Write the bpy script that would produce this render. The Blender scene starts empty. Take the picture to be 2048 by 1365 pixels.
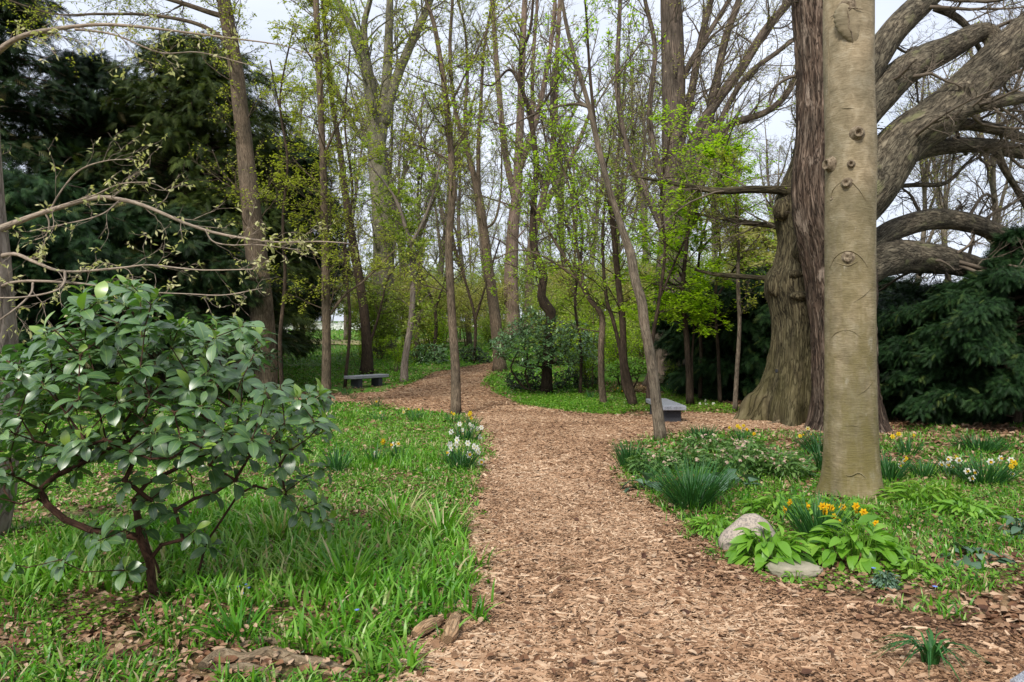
import bpy, math
import numpy as np
from math import radians, pi
from mathutils import Vector
scene = bpy.context.scene
COL = scene.collection

# ------------------------------------------------------------------ camera
FOC = 1400.0          # focal length in pixels of the 2048 px wide photograph
CX, CY, EYE = 1024.0, 682.0, 1.6
cam_d = bpy.data.cameras.new('camera')
cam = bpy.data.objects.new('camera', cam_d)
COL.objects.link(cam)
cam.location = (0, 0, EYE)
cam.rotation_euler = (radians(90), 0, 0)
cam_d.sensor_width = 36.0
cam_d.lens = 36.0 * FOC / 2048.0
cam_d.clip_end = 2000
cam_d.clip_start = 0.05
scene.camera = cam

# ------------------------------------------------------------------ light
SUN_EL, SUN_ROT = radians(46), radians(205)     # behind the camera, a little to the left
world = bpy.data.worlds.new('World')
scene.world = world
world.use_nodes = True
wn, wl = world.node_tree.nodes, world.node_tree.links
wn.clear()
w_out = wn.new('ShaderNodeOutputWorld')
w_bg = wn.new('ShaderNodeBackground')
sky = wn.new('ShaderNodeTexSky')
sky.sky_type = 'NISHITA'
sky.sun_disc = False
sky.sun_elevation = SUN_EL
sky.sun_rotation = SUN_ROT
sky.air_density = 1.0
sky.dust_density = 3.0
sky.ozone_density = 1.0
# thin overcast: bright cloud veil over the sky, a little uneven
tcw = wn.new('ShaderNodeTexCoord')
mpw = wn.new('ShaderNodeMapping'); mpw.inputs['Scale'].default_value = (1.0, 1.0, 2.6)
nzw = wn.new('ShaderNodeTexNoise'); nzw.inputs['Scale'].default_value = 2.2; nzw.inputs['Detail'].default_value = 6
rpw = wn.new('ShaderNodeValToRGB')
rpw.color_ramp.elements[0].position = 0.30; rpw.color_ramp.elements[0].color = (0.66, 0.66, 0.66, 1)
rpw.color_ramp.elements[1].position = 0.66; rpw.color_ramp.elements[1].color = (0.97, 0.97, 0.97, 1)
mxw = wn.new('ShaderNodeMix'); mxw.data_type = 'RGBA'
mxw.inputs['B'].default_value = (7.4, 7.9, 9.0, 1)
wl.new(tcw.outputs['Generated'], mpw.inputs['Vector'])
wl.new(mpw.outputs['Vector'], nzw.inputs['Vector'])
wl.new(nzw.outputs['Fac'], rpw.inputs['Fac'])
wl.new(rpw.outputs['Color'], mxw.inputs['Factor'])
wl.new(sky.outputs['Color'], mxw.inputs['A'])
wl.new(mxw.outputs['Result'], w_bg.inputs['Color'])
w_bg.inputs['Strength'].default_value = 0.10
wl.new(w_bg.outputs['Background'], w_out.inputs['Surface'])

sun_d = bpy.data.lights.new('sun', 'SUN')
sun_d.energy = 2.9
sun_d.angle = radians(12)
sun_d.color = (1.0, 0.95, 0.87)
sun = bpy.data.objects.new('sun', sun_d)
COL.objects.link(sun)
sd_ = Vector((math.sin(SUN_ROT) * math.cos(SUN_EL), math.cos(SUN_ROT) * math.cos(SUN_EL), math.sin(SUN_EL)))
sun.rotation_euler = sd_.to_track_quat('Z', 'Y').to_euler()

scene.view_settings.view_transform = 'Standard'
scene.view_settings.look = 'None'
scene.view_settings.exposure = 0.50
scene.view_settings.gamma = 1.0
scene.render.engine = 'CYCLES'
scene.cycles.max_bounces = 5
scene.cycles.diffuse_bounces = 2
scene.cycles.glossy_bounces = 2
scene.cycles.transmission_bounces = 3

# ------------------------------------------------------------------ maths helpers
def rngf(seed):
    return np.random.default_rng(seed)

def _h3(ix, iy, iz):
    n = (ix.astype(np.int64) * 374761393 + iy.astype(np.int64) * 668265263 + iz.astype(np.int64) * 2147483647) & 0xffffffff
    n = ((n ^ (n >> 13)) * 1274126177) & 0xffffffff
    n = (n ^ (n >> 16)) & 0xffffffff
    return n / 4294967295.0

def vnoise(p):
    """value noise, p (...,3) -> 0..1"""
    p = np.asarray(p, float)
    i = np.floor(p); f = p - i; f = f * f * (3 - 2 * f)
    i = i.astype(np.int64)
    r = 0
    for dx in (0, 1):
        wx = f[..., 0] if dx else 1 - f[..., 0]
        for dy in (0, 1):
            wy = f[..., 1] if dy else 1 - f[..., 1]
            for dz in (0, 1):
                wz = f[..., 2] if dz else 1 - f[..., 2]
                r = r + wx * wy * wz * _h3(i[..., 0] + dx, i[..., 1] + dy, i[..., 2] + dz)
    return r

def fbm(p, octv=4):
    p = np.asarray(p, float); a, s, t = 1.0, 0.0, 0.0
    for k in range(octv):
        s = s + a * vnoise(p * (2 ** k) + 17.3 * k); t += a; a *= 0.5
    return s / t

def n2(x, y, s, octv=3, off=0.0):
    return fbm(np.stack([np.asarray(x) * s + off, np.asarray(y) * s + off * 1.7, np.zeros_like(np.asarray(x, float)) + off], -1), octv)

def nrm(v):
    return v / np.maximum(np.linalg.norm(v, axis=-1, keepdims=True), 1e-9)

def smooth01(x):
    x = np.clip(x, 0, 1); return x * x * (3 - 2 * x)

def catmull(P, n):
    """resample polyline P (k,d) to n points with a Catmull-Rom spline"""
    P = np.asarray(P, float)
    if len(P) == 2:
        t = np.linspace(0, 1, n)[:, None]
        return P[0] * (1 - t) + P[1] * t
    Q = np.vstack([2 * P[0] - P[1], P, 2 * P[-1] - P[-2]])
    seg = np.linalg.norm(np.diff(P[:, :3], axis=0), axis=1); cum = np.concatenate([[0], np.cumsum(seg)]); cum /= cum[-1]
    u = np.linspace(0, 1, n)
    k = np.clip(np.searchsorted(cum, u, side='right') - 1, 0, len(P) - 2)
    t = ((u - cum[k]) / np.maximum(cum[k + 1] - cum[k], 1e-9))[:, None]
    p0, p1, p2, p3 = Q[k], Q[k + 1], Q[k + 2], Q[k + 3]
    return 0.5 * ((2 * p1) + (-p0 + p2) * t + (2 * p0 - 5 * p1 + 4 * p2 - p3) * t * t + (-p0 + 3 * p1 - 3 * p2 + p3) * t ** 3)

# ------------------------------------------------------------------ terrain
def base_z(y):
    y = np.asarray(y, float)
    t = np.maximum(y - 18.5, 0)
    z = 0.06 * (t - 2.5 * (1 - np.exp(-t / 2.5)))
    return np.where(z > 3.6, 3.6 + 1.6 * (1 - np.exp(-(z - 3.6) / 1.6)), z)

def ray(px, py, Y=None):
    """world point of a photo pixel: at depth Y, or on the terrain"""
    if Y is None:
        lo, hi = 1.5, 140.0
        s = (py - CY) / FOC
        for _ in range(60):
            m = 0.5 * (lo + hi)
            if EYE - s * m > base_z(m): lo = m
            else: hi = m
        Y = lo
    return np.array([(px - CX) / FOC * Y, Y, EYE - (py - CY) / FOC * Y])

PATH_PX = [(760, 1480), (800, 1365), (835, 1300), (925, 1245), (948, 1180), (936, 1100), (946, 1000), (968, 930),
           (972, 885), (955, 850), (930, 832), (850, 826), (760, 810), (690, 806), (600, 806), (560, 796), (600, 786),
           (700, 789), (770, 785), (830, 767), (872, 745), (925, 737), (962, 729), (992, 722), (1004, 726),
           (990, 742), (966, 760), (984, 786), (1045, 812), (1140, 826), (1280, 835), (1380, 826), (1500, 831), (1640, 840),
           (1800, 852), (1800, 872), (1640, 868), (1500, 862), (1400, 868), (1300, 874), (1240, 886), (1230, 925), (1248, 962), (1288, 1000), (1345, 1045),
           (1410, 1090), (1465, 1130), (1530, 1170), (1650, 1195), (1850, 1240), (2100, 1290), (2300, 1400), (2300, 1480)]
PATH = np.array([ray(a, b)[:2] for a, b in PATH_PX])

def in_poly(x, y, poly=PATH):
    x = np.asarray(x, float); y = np.asarray(y, float)
    c = np.zeros(x.shape, bool)
    n = len(poly)
    for i in range(n):
        x1, y1 = poly[i]; x2, y2 = poly[(i + 1) % n]
        if y1 == y2: continue
        t = (y1 > y) != (y2 > y)
        c ^= t & (x < (x2 - x1) * (y - y1) / (y2 - y1) + x1)
    return c

def sdist(x, y, poly=PATH):
    """signed distance to the path edge, negative on the path"""
    x = np.asarray(x, float); y = np.asarray(y, float)
    d = np.full(x.shape, 1e9)
    n = len(poly)
    for i in range(n):
        a = poly[i]; b = poly[(i + 1) % n]; ab = b - a
        t = np.clip(((x - a[0]) * ab[0] + (y - a[1]) * ab[1]) / max(ab @ ab, 1e-9), 0, 1)
        d = np.minimum(d, np.hypot(x - a[0] - t * ab[0], y - a[1] - t * ab[1]))
    return np.where(in_poly(x, y, poly), -d, d)

def gz(x, y, s=None):
    x = np.asarray(x, float); y = np.asarray(y, float)
    if s is None: s = sdist(x, y)
    return base_z(y) + smooth01(s / 0.7) * (0.012 + 0.075 * (n2(x, y, 0.9, 3, 5.0) - 0.35))

def gpt(px, py):
    p = ray(px, py); p[2] = float(gz(p[0], p[1])); return p

# ------------------------------------------------------------------ mesh helpers
class MB:
    def __init__(s):
        s.V, s.Q, s.T, s.A, s.C, s.n = [], [], [], [], [], 0
    def add(s, V, Q=None, T=None, a=0.5, tc=None):
        V = np.asarray(V, float).reshape(-1, 3)
        if Q is not None and len(Q): s.Q.append(np.asarray(Q, np.int64).reshape(-1, 4) + s.n)
        if T is not None and len(T): s.T.append(np.asarray(T, np.int64).reshape(-1, 3) + s.n)
        s.V.append(V)
        s.A.append(np.broadcast_to(np.asarray(a, float).ravel() if np.ndim(a) else float(a), (len(V),)).copy())
        s.C.append(np.asarray(tc, float).reshape(-1, 3) if tc is not None else V.copy())
        s.n += len(V)
        return s
    def build(s, name, mat, parent=None, loc=None, smooth=True):
        V = np.vstack(s.V) if s.V else np.zeros((0, 3))
        if loc is not None: V = V - np.asarray(loc, float)
        Q = np.vstack(s.Q) if s.Q else np.zeros((0, 4), np.int64)
        T = np.vstack(s.T) if s.T else np.zeros((0, 3), np.int64)
        me = bpy.data.meshes.new(name)
        me.vertices.add(len(V)); me.vertices.foreach_set('co', V.astype(np.float32).ravel())
        nl = Q.size + T.size
        me.loops.add(nl)
        me.loops.foreach_set('vertex_index', np.concatenate([Q.ravel(), T.ravel()]).astype(np.int32))
        me.polygons.add(len(Q) + len(T))
        ls = np.concatenate([np.arange(len(Q)) * 4, Q.size + np.arange(len(T)) * 3]).astype(np.int32)
        me.polygons.foreach_set('loop_start', ls)
        me.update(calc_edges=True)
        me.polygons.foreach_set('use_smooth', np.full(len(Q) + len(T), smooth))
        at = me.attributes.new('rnd', 'FLOAT', 'POINT'); at.data.foreach_set('value', np.concatenate(s.A).astype(np.float32))
        at = me.attributes.new('tc', 'FLOAT_VECTOR', 'POINT'); at.data.foreach_set('vector', np.vstack(s.C).astype(np.float32).ravel())
        me.materials.append(mat)
        o = bpy.data.objects.new(name, me); COL.objects.link(o)
        if parent is not None: o.parent = parent
        elif loc is not None: o.location = tuple(loc)
        return o

def tag(o, label=None, cat=None, group=None, kind=None):
    if label: o['label'] = label
    if cat: o['category'] = cat
    if group: o['group'] = group
    if kind: o['kind'] = kind
    return o

def empty(name, loc, label, cat, group=None, rz=0.0):
    o = bpy.data.objects.new(name, None); COL.objects.link(o)
    o.location = tuple(loc); o.rotation_euler = (0, 0, rz); o.empty_display_size = 0.2
    return tag(o, label, cat, group)

def kids(o):
    return [c for c in bpy.data.objects if c.parent == o]

_KIDS = {}
def copy_tree(o, parent=None):
    c = o.copy(); COL.objects.link(c); c.parent = parent
    if o.name not in _KIDS: _KIDS[o.name] = kids(o)
    for ch in _KIDS[o.name]: copy_tree(ch, c)
    return c

def tubes(mb, P, R, sides=5, a=0.5, disp=None, cap=False, soff=0.0):
    """P (N,K,3), R (N,K): N tubes in one call; tc = bark coordinates round and along"""
    P = np.asarray(P, float); R = np.asarray(R, float)
    if P.ndim == 2: P = P[None]; R = R[None]
    N, K, _ = P.shape
    D = np.empty_like(P)
    D[:, 1:-1] = P[:, 2:] - P[:, :-2]; D[:, 0] = P[:, 1] - P[:, 0]; D[:, -1] = P[:, -1] - P[:, -2]
    D = nrm(D)
    m = nrm(P[:, -1] - P[:, 0])
    ref = np.where(np.abs(m[:, 1:2]) < 0.8, np.array([[0, 1.0, 0]]), np.array([[1.0, 0, 0]]))[:, None, :]
    U = nrm(np.cross(D, np.broadcast_to(ref, D.shape))); W = np.cross(D, U)
    th = np.arange(sides) * 2 * pi / sides
    seg = np.concatenate([np.zeros((N, 1)), np.cumsum(np.linalg.norm(np.diff(P, axis=1), axis=2), axis=1)], 1)
    rr = np.broadcast_to(R[:, :, None], (N, K, sides)).copy()
    if disp is not None: rr = rr * disp(np.broadcast_to(th, (N, K, sides)), np.broadcast_to(seg[:, :, None], (N, K, sides)), R[:, :, None])
    V = P[:, :, None, :] + rr[..., None] * (np.cos(th)[None, None, :, None] * U[:, :, None, :] + np.sin(th)[None, None, :, None] * W[:, :, None, :])
    rm = np.broadcast_to(R[:, :1, None], (N, K, sides))
    tc = np.stack([rm * np.cos(th), rm * np.sin(th), np.broadcast_to(seg[:, :, None] + soff, (N, K, sides))], -1)
    i = np.arange(N)[:, None, None] * K * sides; k = np.arange(K - 1)[None, :, None] * sides; j = np.arange(sides)[None, None, :]; j2 = (j + 1) % sides
    Q = np.stack([i + k + j, i + k + j2, i + k + sides + j2, i + k + sides + j], -1)
    aa = np.broadcast_to(np.asarray(a, float).reshape(-1, 1) if np.ndim(a) else np.full((N, 1), a), (N, K * sides))
    T = None
    V = V.reshape(-1, 3); tc = tc.reshape(-1, 3); aa = aa.ravel()
    if cap:
        ce = P[:, -1]; st = P[:, 0]
        base = len(V)
        V = np.vstack([V, ce, st]); tc = np.vstack([tc, ce, st]); aa = np.concatenate([aa, aa[:N], aa[:N]])
        jj = np.arange(sides); T = []
        for q in range(N):
            b = q * K * sides + (K - 1) * sides
            T.append(np.stack([b + jj, b + (jj + 1) % sides, np.full(sides, base + q)], -1))
            b = q * K * sides
            T.append(np.stack([b + (jj + 1) % sides, b + jj, np.full(sides, base + N + q)], -1))
        T = np.vstack(T)
    mb.add(V, Q, T, aa, tc)

def basis(d, up):
    x = nrm(d); z = nrm(up - (up * x).sum(-1, keepdims=True) * x); y = np.cross(z, x)
    return x, y, z

def stamp(mb, tpl, pos, d, up, size, wid=None, a=0.5, bend=None):
    """stamp a template (V in along/across/up, quads, tris) at many places"""
    V, Q, T = tpl
    pos = np.asarray(pos, float); N = len(pos)
    if N == 0: return
    x, y, z = basis(np.asarray(d, float), np.asarray(up, float))
    s = np.broadcast_to(np.asarray(size, float), (N,))[:, None]
    w = s if wid is None else np.broadcast_to(np.asarray(wid, float), (N,))[:, None]
    L = V[None, :, 0] * s; A = V[None, :, 1] * w; H = V[None, :, 2] * s
    if bend is not None: H = H - np.broadcast_to(np.asarray(bend, float), (N,))[:, None] * V[None, :, 0] ** 2 * s
    W = pos[:, None, :] + L[..., None] * x[:, None, :] + A[..., None] * y[:, None, :] + H[..., None] * z[:, None, :]
    m = len(V); off = np.arange(N)[:, None, None] * m
    q = (np.asarray(Q)[None] + off).reshape(-1, 4) if Q is not None and len(Q) else None
    t = (np.asarray(T)[None] + off).reshape(-1, 3) if T is not None and len(T) else None
    aa = np.repeat(np.broadcast_to(np.asarray(a, float), (N,)), m)
    mb.add(W.reshape(-1, 3), q, t, aa, np.broadcast_to(V[None], (N, m, 3)).reshape(-1, 3))

DIAMOND = (np.array([[0, 0, 0], [.45, .5, .03], [1, 0, -.04], [.45, -.5, .03]]), [[0, 1, 2, 3]], None)
LEAF6 = (np.array([[0, 0, 0], [.3, .42, .06], [.7, .4, .06], [1, 0, -.05], [.7, -.4, .06], [.3, -.42, .06], [.5, 0, 0]]),
         [[0, 6, 2, 1], [0, 5, 4, 6]], [[6, 3, 2], [6, 4, 3]])
def oval_leaf(n=6, fold=.07, droop=.12, tipw=1.0, point=1.6):
    V, Q = [], []
    for k in range(n + 1):
        t = k / n
        w = 0.5 * max(math.sin(pi * min(t ** 1.22, 1)), 0) ** .64
        if k == 0: w = .03
        if k == n: w = 0.02
        z = .1 * math.sin(pi * t) - droop * t * t
        V += [[t, w, z + fold * w], [t, 0, z], [t, -w, z + fold * w]]
    for k in range(n):
        b = 3 * k
        Q += [[b, b + 1, b + 4, b + 3], [b + 1, b + 2, b + 5, b + 4]]
    return (np.array(V), Q, None)
OVAL = oval_leaf(7)
# small palmate leaf (maple like) : five lobes
def maple():
    V = [[0, 0, 0]]
    pts = [(-.05, .12), (.15, .55), (.35, .28), (.75, .62), (.62, .2), (1.05, 0), (.62, -.2), (.75, -.62), (.35, -.28), (.15, -.55), (-.05, -.12)]
    V += [[a, b, -.12 * (a * a + b * b)] for a, b in pts]
    T = [[0, k, k + 1] for k in range(1, len(pts))]
    return (np.array(V), None, np.array(T)[:, [0, 2, 1]])
MAPLE = maple()
# needle spray: a twig with narrow leaflets both sides, drooping
def spray(n=6, w=.055, l=.34):
    V, Q = [], []
    def qd(p, d, ln, wd):
        b = len(V); px, py = -d[1], d[0]
        z0 = -.25 * p[0] ** 2
        e = (p[0] + d[0] * ln, p[1] + d[1] * ln)
        z1 = -.25 * e[0] ** 2 - .05
        V.extend([[p[0] - px * wd * .5, p[1] - py * wd * .5, z0], [p[0] + px * wd * .5, p[1] + py * wd * .5, z0],
                  [e[0] + px * wd * .22, e[1] + py * wd * .22, z1], [e[0] - px * wd * .22, e[1] - py * wd * .22, z1]])
        Q.append([b, b + 3, b + 2, b + 1])
    for k in range(n):
        t = .08 + .8 * k / n
        for sgn in (1, -1):
            an = radians(52 - 18 * t) * sgn
            qd((t, 0), (math.cos(an), math.sin(an)), l * (1.05 - .55 * t), w)
    qd((0, 0), (1, 0), 1.05, w * .8)
    return (np.array(V), Q, None)
SPRAY = spray()
SPRAY_S = spray(3, .13, .42)

# ------------------------------------------------------------------ materials
def new_mat(name):
    m = bpy.data.materials.new(name); m.use_nodes = True
    nt = m.node_tree; nt.nodes.clear()
    out = nt.nodes.new('ShaderNodeOutputMaterial')
    return m, nt, out

def ramp(nt, fac, cols, pos=None, interp='LINEAR'):
    r = nt.nodes.new('ShaderNodeValToRGB'); e = r.color_ramp.elements
    r.color_ramp.interpolation = interp
    n = len(cols)
    while len(e) < n: e.new(0.5)
    for i, c in enumerate(cols):
        e[i].position = pos[i] if pos else i / (n - 1)
        e[i].color = (c[0], c[1], c[2], 1)
    nt.links.new(fac, r.inputs['Fac'])
    return r.outputs['Color']

def attr(nt, name):
    a = nt.nodes.new('ShaderNodeAttribute'); a.attribute_name = name; return a

def noise(nt, vec, scale, detail=4, rough=.55, dist=0.0):
    n = nt.nodes.new('ShaderNodeTexNoise')
    n.inputs['Scale'].default_value = scale; n.inputs['Detail'].default_value = detail
    n.inputs['Roughness'].default_value = rough; n.inputs['Distortion'].default_value = dist
    nt.links.new(vec, n.inputs['Vector']); return n.outputs['Fac']

def mapping(nt, vec, scale):
    m = nt.nodes.new('ShaderNodeMapping'); m.inputs['Scale'].default_value = scale
    nt.links.new(vec, m.inputs['Vector']); return m.outputs['Vector']

def mixc(nt, fac, a, b, mode='MIX'):
    m = nt.nodes.new('ShaderNodeMix'); m.data_type = 'RGBA'; m.blend_type = mode
    for s, v in (('Factor', fac), ('A', a), ('B', b)):
        if isinstance(v, (int, float)): m.inputs[s].default_value = v
        elif isinstance(v, tuple): m.inputs[s].default_value = (*v, 1)
        else: nt.links.new(v, m.inputs[s])
    return m.outputs['Result']

def mathn(nt, op, a, b=0.0, clamp=False):
    m = nt.nodes.new('ShaderNodeMath'); m.operation = op; m.use_clamp = clamp
    for i, v in enumerate((a, b)):
        if isinstance(v, (int, float)): m.inputs[i].default_value = v
        else: nt.links.new(v, m.inputs[i])
    return m.outputs[0]

def leaf_mat(name, cols, rough=.5, transl=.35, spec=.4, tint=(1.15, 1.25, .55), veins=False, pos=None):
    m, nt, out = new_mat(name)
    c = ramp(nt, attr(nt, 'rnd').outputs['Fac'], cols, pos)
    if veins:
        tcv = attr(nt, 'tc').outputs['Vector']
        sx = nt.nodes.new('ShaderNodeSeparateXYZ'); nt.links.new(tcv, sx.inputs[0])
        ay = mathn(nt, 'ABSOLUTE', sx.outputs[1])
        mid = mathn(nt, 'LESS_THAN', ay, 0.018)
        c = mixc(nt, mathn(nt, 'MULTIPLY', mid, .6), c, (.25, .34, .08))
    b = nt.nodes.new('ShaderNodeBsdfPrincipled')
    b.inputs['Roughness'].default_value = rough
    b.inputs['Specular IOR Level'].default_value = spec
    nt.links.new(c, b.inputs['Base Color'])
    if spec >= 1.0:
        b.inputs['Coat Weight'].default_value = .25; b.inputs['Coat Roughness'].default_value = .3; b.inputs['Coat IOR'].default_value = 1.6
    if transl > 0:
        t = nt.nodes.new('ShaderNodeBsdfTranslucent')
        nt.links.new(mixc(nt, 1.0, c, tint, 'MULTIPLY'), t.inputs['Color'])
        mx = nt.nodes.new('ShaderNodeMixShader'); mx.inputs[0].default_value = transl
        nt.links.new(b.outputs[0], mx.inputs[1]); nt.links.new(t.outputs[0], mx.inputs[2])
        nt.links.new(mx.outputs[0], out.inputs['Surface'])
    else:
        nt.links.new(b.outputs[0], out.inputs['Surface'])
    return m

def bark_mat(name, cols, sc=(9, 9, 2.0), nscale=2.0, bump=.5, rough=.9, moss=None, moss_h=(0., 2.), patch=None, fine=None, crack=.55):
    """bark: ridged noise stretched along the stem (tc attribute), optional moss fading with height above the root"""
    m, nt, out = new_mat(name)
    tc = attr(nt, 'tc').outputs['Vector']
    f = noise(nt, mapping(nt, tc, sc), nscale, 7, .62, .6)
    g = noise(nt, mapping(nt, tc, (sc[0] * 3, sc[1] * 3, sc[2] * 3.0)), nscale, 4, .6)
    c = ramp(nt, f, cols, [.30 + .4 * i / (len(cols) - 1) for i in range(len(cols))])
    big = noise(nt, tc, 1.7, 3, .5)
    c = mixc(nt, 1.0, c, ramp(nt, big, [(.68, .70, .68), (1.15, 1.12, 1.08)], [.35, .65]), 'MULTIPLY')
    n3 = noise(nt, mapping(nt, tc, (sc[0] * .8, sc[1] * .8, sc[2] * .7)), nscale * 1.15, 3, .5, .4)
    ck = mathn(nt, 'ABSOLUTE', mathn(nt, 'SUBTRACT', n3, .5))
    if crack:
        c = mixc(nt, crack, c, ramp(nt, ck, [(.10, .09, .08), (1, 1, 1)], [.0, .045]), 'MULTIPLY')
    if patch:
        pn = noise(nt, mapping(nt, tc, (1, 1, .6)), patch[1], 5, .6)
        c = mixc(nt, ramp(nt, pn, [(0, 0, 0), (1, 1, 1)], [patch[2], patch[2] + .08]), c, patch[0])
    if moss:
        oc = nt.nodes.new('ShaderNodeTexCoord').outputs['Object']
        sx = nt.nodes.new('ShaderNodeSeparateXYZ'); nt.links.new(oc, sx.inputs[0])
        mr = nt.nodes.new('ShaderNodeMapRange'); mr.inputs['From Min'].default_value = moss_h[1]; mr.inputs['From Max'].default_value = moss_h[0]
        nt.links.new(sx.outputs[2], mr.inputs['Value'])
        mn = ramp(nt, noise(nt, mapping(nt, tc, (1, 1, .35)), 5, 5, .65), [(.15, .15, .15), (1, 1, 1)], [.36, .58])
        mf = mathn(nt, 'MULTIPLY', mr.outputs[0], mn)
        c = mixc(nt, mathn(nt, 'MULTIPLY', mf, .8), c, moss)
    b = nt.nodes.new('ShaderNodeBsdfPrincipled'); b.inputs['Roughness'].default_value = rough
    b.inputs['Specular IOR Level'].default_value = .2
    nt.links.new(c, b.inputs['Base Color'])
    h = mathn(nt, 'ADD', f, mathn(nt, 'MULTIPLY', g, .4))
    if crack: h = mathn(nt, 'ADD', h, mathn(nt, 'MULTIPLY', ramp(nt, ck, [(0, 0, 0), (1, 1, 1)], [0, .06]), crack))
    if fine:
        fl = noise(nt, mapping(nt, tc, fine), 1, 4, .6)
        h = mathn(nt, 'ADD', h, mathn(nt, 'MULTIPLY', fl, .8))
        c2 = mixc(nt, mathn(nt, 'MULTIPLY', ramp(nt, fl, [(0, 0, 0), (1, 1, 1)], [.42, .7]), .35), c, tuple(x * .55 for x in cols[0]))
        nt.links.new(c2, b.inputs['Base Color'])
    bp = nt.nodes.new('ShaderNodeBump'); bp.inputs['Strength'].default_value = bump; bp.inputs['Distance'].default_value = .02
    nt.links.new(h, bp.inputs['Height']); nt.links.new(bp.outputs[0], b.inputs['Normal'])
    nt.links.new(b.outputs[0], out.inputs['Surface'])
    return m

def plain_mat(name, cols, scale=8, rough=.7, bump=.2, use_rnd=False, dist=.01, spec=.3, speck=None):
    m, nt, out = new_mat(name)
    oc = nt.nodes.new('ShaderNodeTexCoord').outputs['Object']
    f = attr(nt, 'rnd').outputs['Fac'] if use_rnd else noise(nt, oc, scale, 6, .6)
    c = ramp(nt, f, cols, None if use_rnd else [.3 + .4 * i / (len(cols) - 1) for i in range(len(cols))])
    if use_rnd:
        c = mixc(nt, .5, c, ramp(nt, noise(nt, oc, scale, 4, .6), [(.35, .35, .35), (1, 1, 1)], [.3, .7]), 'MULTIPLY')
    if speck:
        v = nt.nodes.new('ShaderNodeTexVoronoi'); v.inputs['Scale'].default_value = speck[0]; nt.links.new(oc, v.inputs['Vector'])
        s2 = nt.nodes.new('ShaderNodeSeparateColor'); nt.links.new(v.outputs['Color'], s2.inputs[0])
        c = mixc(nt, ramp(nt, s2.outputs[0], [(0, 0, 0), (1, 1, 1)], [.55, .8]), c, speck[1])
    b = nt.nodes.new('ShaderNodeBsdfPrincipled'); b.inputs['Roughness'].default_value = rough
    b.inputs['Specular IOR Level'].default_value = spec
    nt.links.new(c, b.inputs['Base Color'])
    bp = nt.nodes.new('ShaderNodeBump'); bp.inputs['Strength'].default_value = bump; bp.inputs['Distance'].default_value = dist
    nt.links.new(noise(nt, oc, scale * 3, 5, .6), bp.inputs['Height']); nt.links.new(bp.outputs[0], b.inputs['Normal'])
    nt.links.new(b.outputs[0], out.inputs['Surface'])
    return m

M = {}
M['bark_grey'] = bark_mat('bark_grey', [(.065, .05, .038), (.17, .135, .10), (.28, .235, .18)], (14, 14, 3), 2.5, .6)
M['bark_brown'] = bark_mat('bark_brown', [(.05, .037, .026), (.145, .108, .076), (.25, .195, .14)], (14, 14, 3), 2.5, .6)
M['bark_dark'] = bark_mat('bark_dark', [(.02, .014, .01), (.062, .043, .03), (.12, .088, .062)], (14, 14, 3), 2.5, .6)
M['bark_olive'] = bark_mat('bark_olive', [(.09, .08, .055), (.19, .175, .12), (.30, .275, .20)], (12, 12, 3), 2, .6)
M['bark_pale'] = bark_mat('bark_pale', [(.12, .095, .08), (.22, .18, .15), (.34, .29, .25)], (8, 8, 2), 2, .4)
M['bark_far'] = bark_mat('bark_far', [(.11, .086, .07), (.19, .155, .125), (.27, .225, .185)], (6, 6, 1.5), 2, .2)
M['bark_great'] = bark_mat('bark_great', [(.05, .038, .03), (.135, .105, .082), (.24, .19, .155)], (8, 8, 1.4), 1.6, .7)
M['bark_pink'] = bark_mat('bark_pink', [(.13, .09, .07), (.23, .165, .13), (.34, .26, .215)], (8, 8, 1.2), 2, .5)
M['bark_shaggy'] = bark_mat('bark_shaggy', [(.02, .013, .01), (.10, .068, .05), (.27, .205, .16)], (9, 9, 1.9), 1.5, 1.0, patch=((.29, .225, .175), 3.5, .60), crack=.85)
M['bark_furrow'] = bark_mat('bark_furrow', [(.018, .014, .009), (.085, .07, .04), (.19, .165, .10)], (9, 9, 2.2), 1.6, 1.0, moss=(.085, .075, .028), moss_h=(-.3, 2.4), crack=.85)
M['bark_limb'] = bark_mat('bark_limb', [(.028, .023, .017), (.115, .096, .068), (.25, .215, .155)], (9, 9, 3.2), 1.5, 1.0, patch=((.17, .165, .085), 2.5, .58), crack=.7)
M['bark_beech'] = bark_mat('bark_beech', [(.18, .145, .09), (.275, .225, .145), (.37, .315, .22)], (4, 4, 6), 1.4, .45, rough=.8,
                           moss=(.13, .108, .03), moss_h=(.5, 4.2), patch=((.37, .335, .26), 5.0, .64), fine=(9, 9, 75), crack=0)
M['wood_scar'] = plain_mat('wood_scar', [(.05, .035, .02), (.17, .13, .085), (.30, .25, .17)], 34, .85, .6)
M['twig_pale'] = bark_mat('twig_pale', [(.22, .17, .13), (.36, .29, .23), (.46, .39, .31)], (20, 20, 6), 2, .3)
M['twig'] = bark_mat('twig', [(.08, .062, .048), (.15, .12, .092), (.23, .19, .145)], (8, 8, 2), 2, .1, crack=0)
M['stem_red'] = bark_mat('stem_red', [(.035, .018, .012), (.09, .045, .03), (.15, .08, .05)], (20, 20, 5), 2, .4)
M['leaf_lime'] = leaf_mat('leaf_lime', [(.22, .36, .012), (.34, .52, .02), (.50, .66, .05)], .5, .5)
M['leaf_olive'] = leaf_mat('leaf_olive', [(.22, .26, .03), (.34, .38, .05), (.46, .47, .10)], .5, .5)
M['leaf_bud'] = leaf_mat('leaf_bud', [(.33, .33, .09), (.46, .45, .15), (.54, .48, .24)], .6, .5)
M['leaf_soft'] = leaf_mat('leaf_soft', [(.20, .29, .04), (.32, .41, .07), (.46, .51, .14)], .5, .5)
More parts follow.
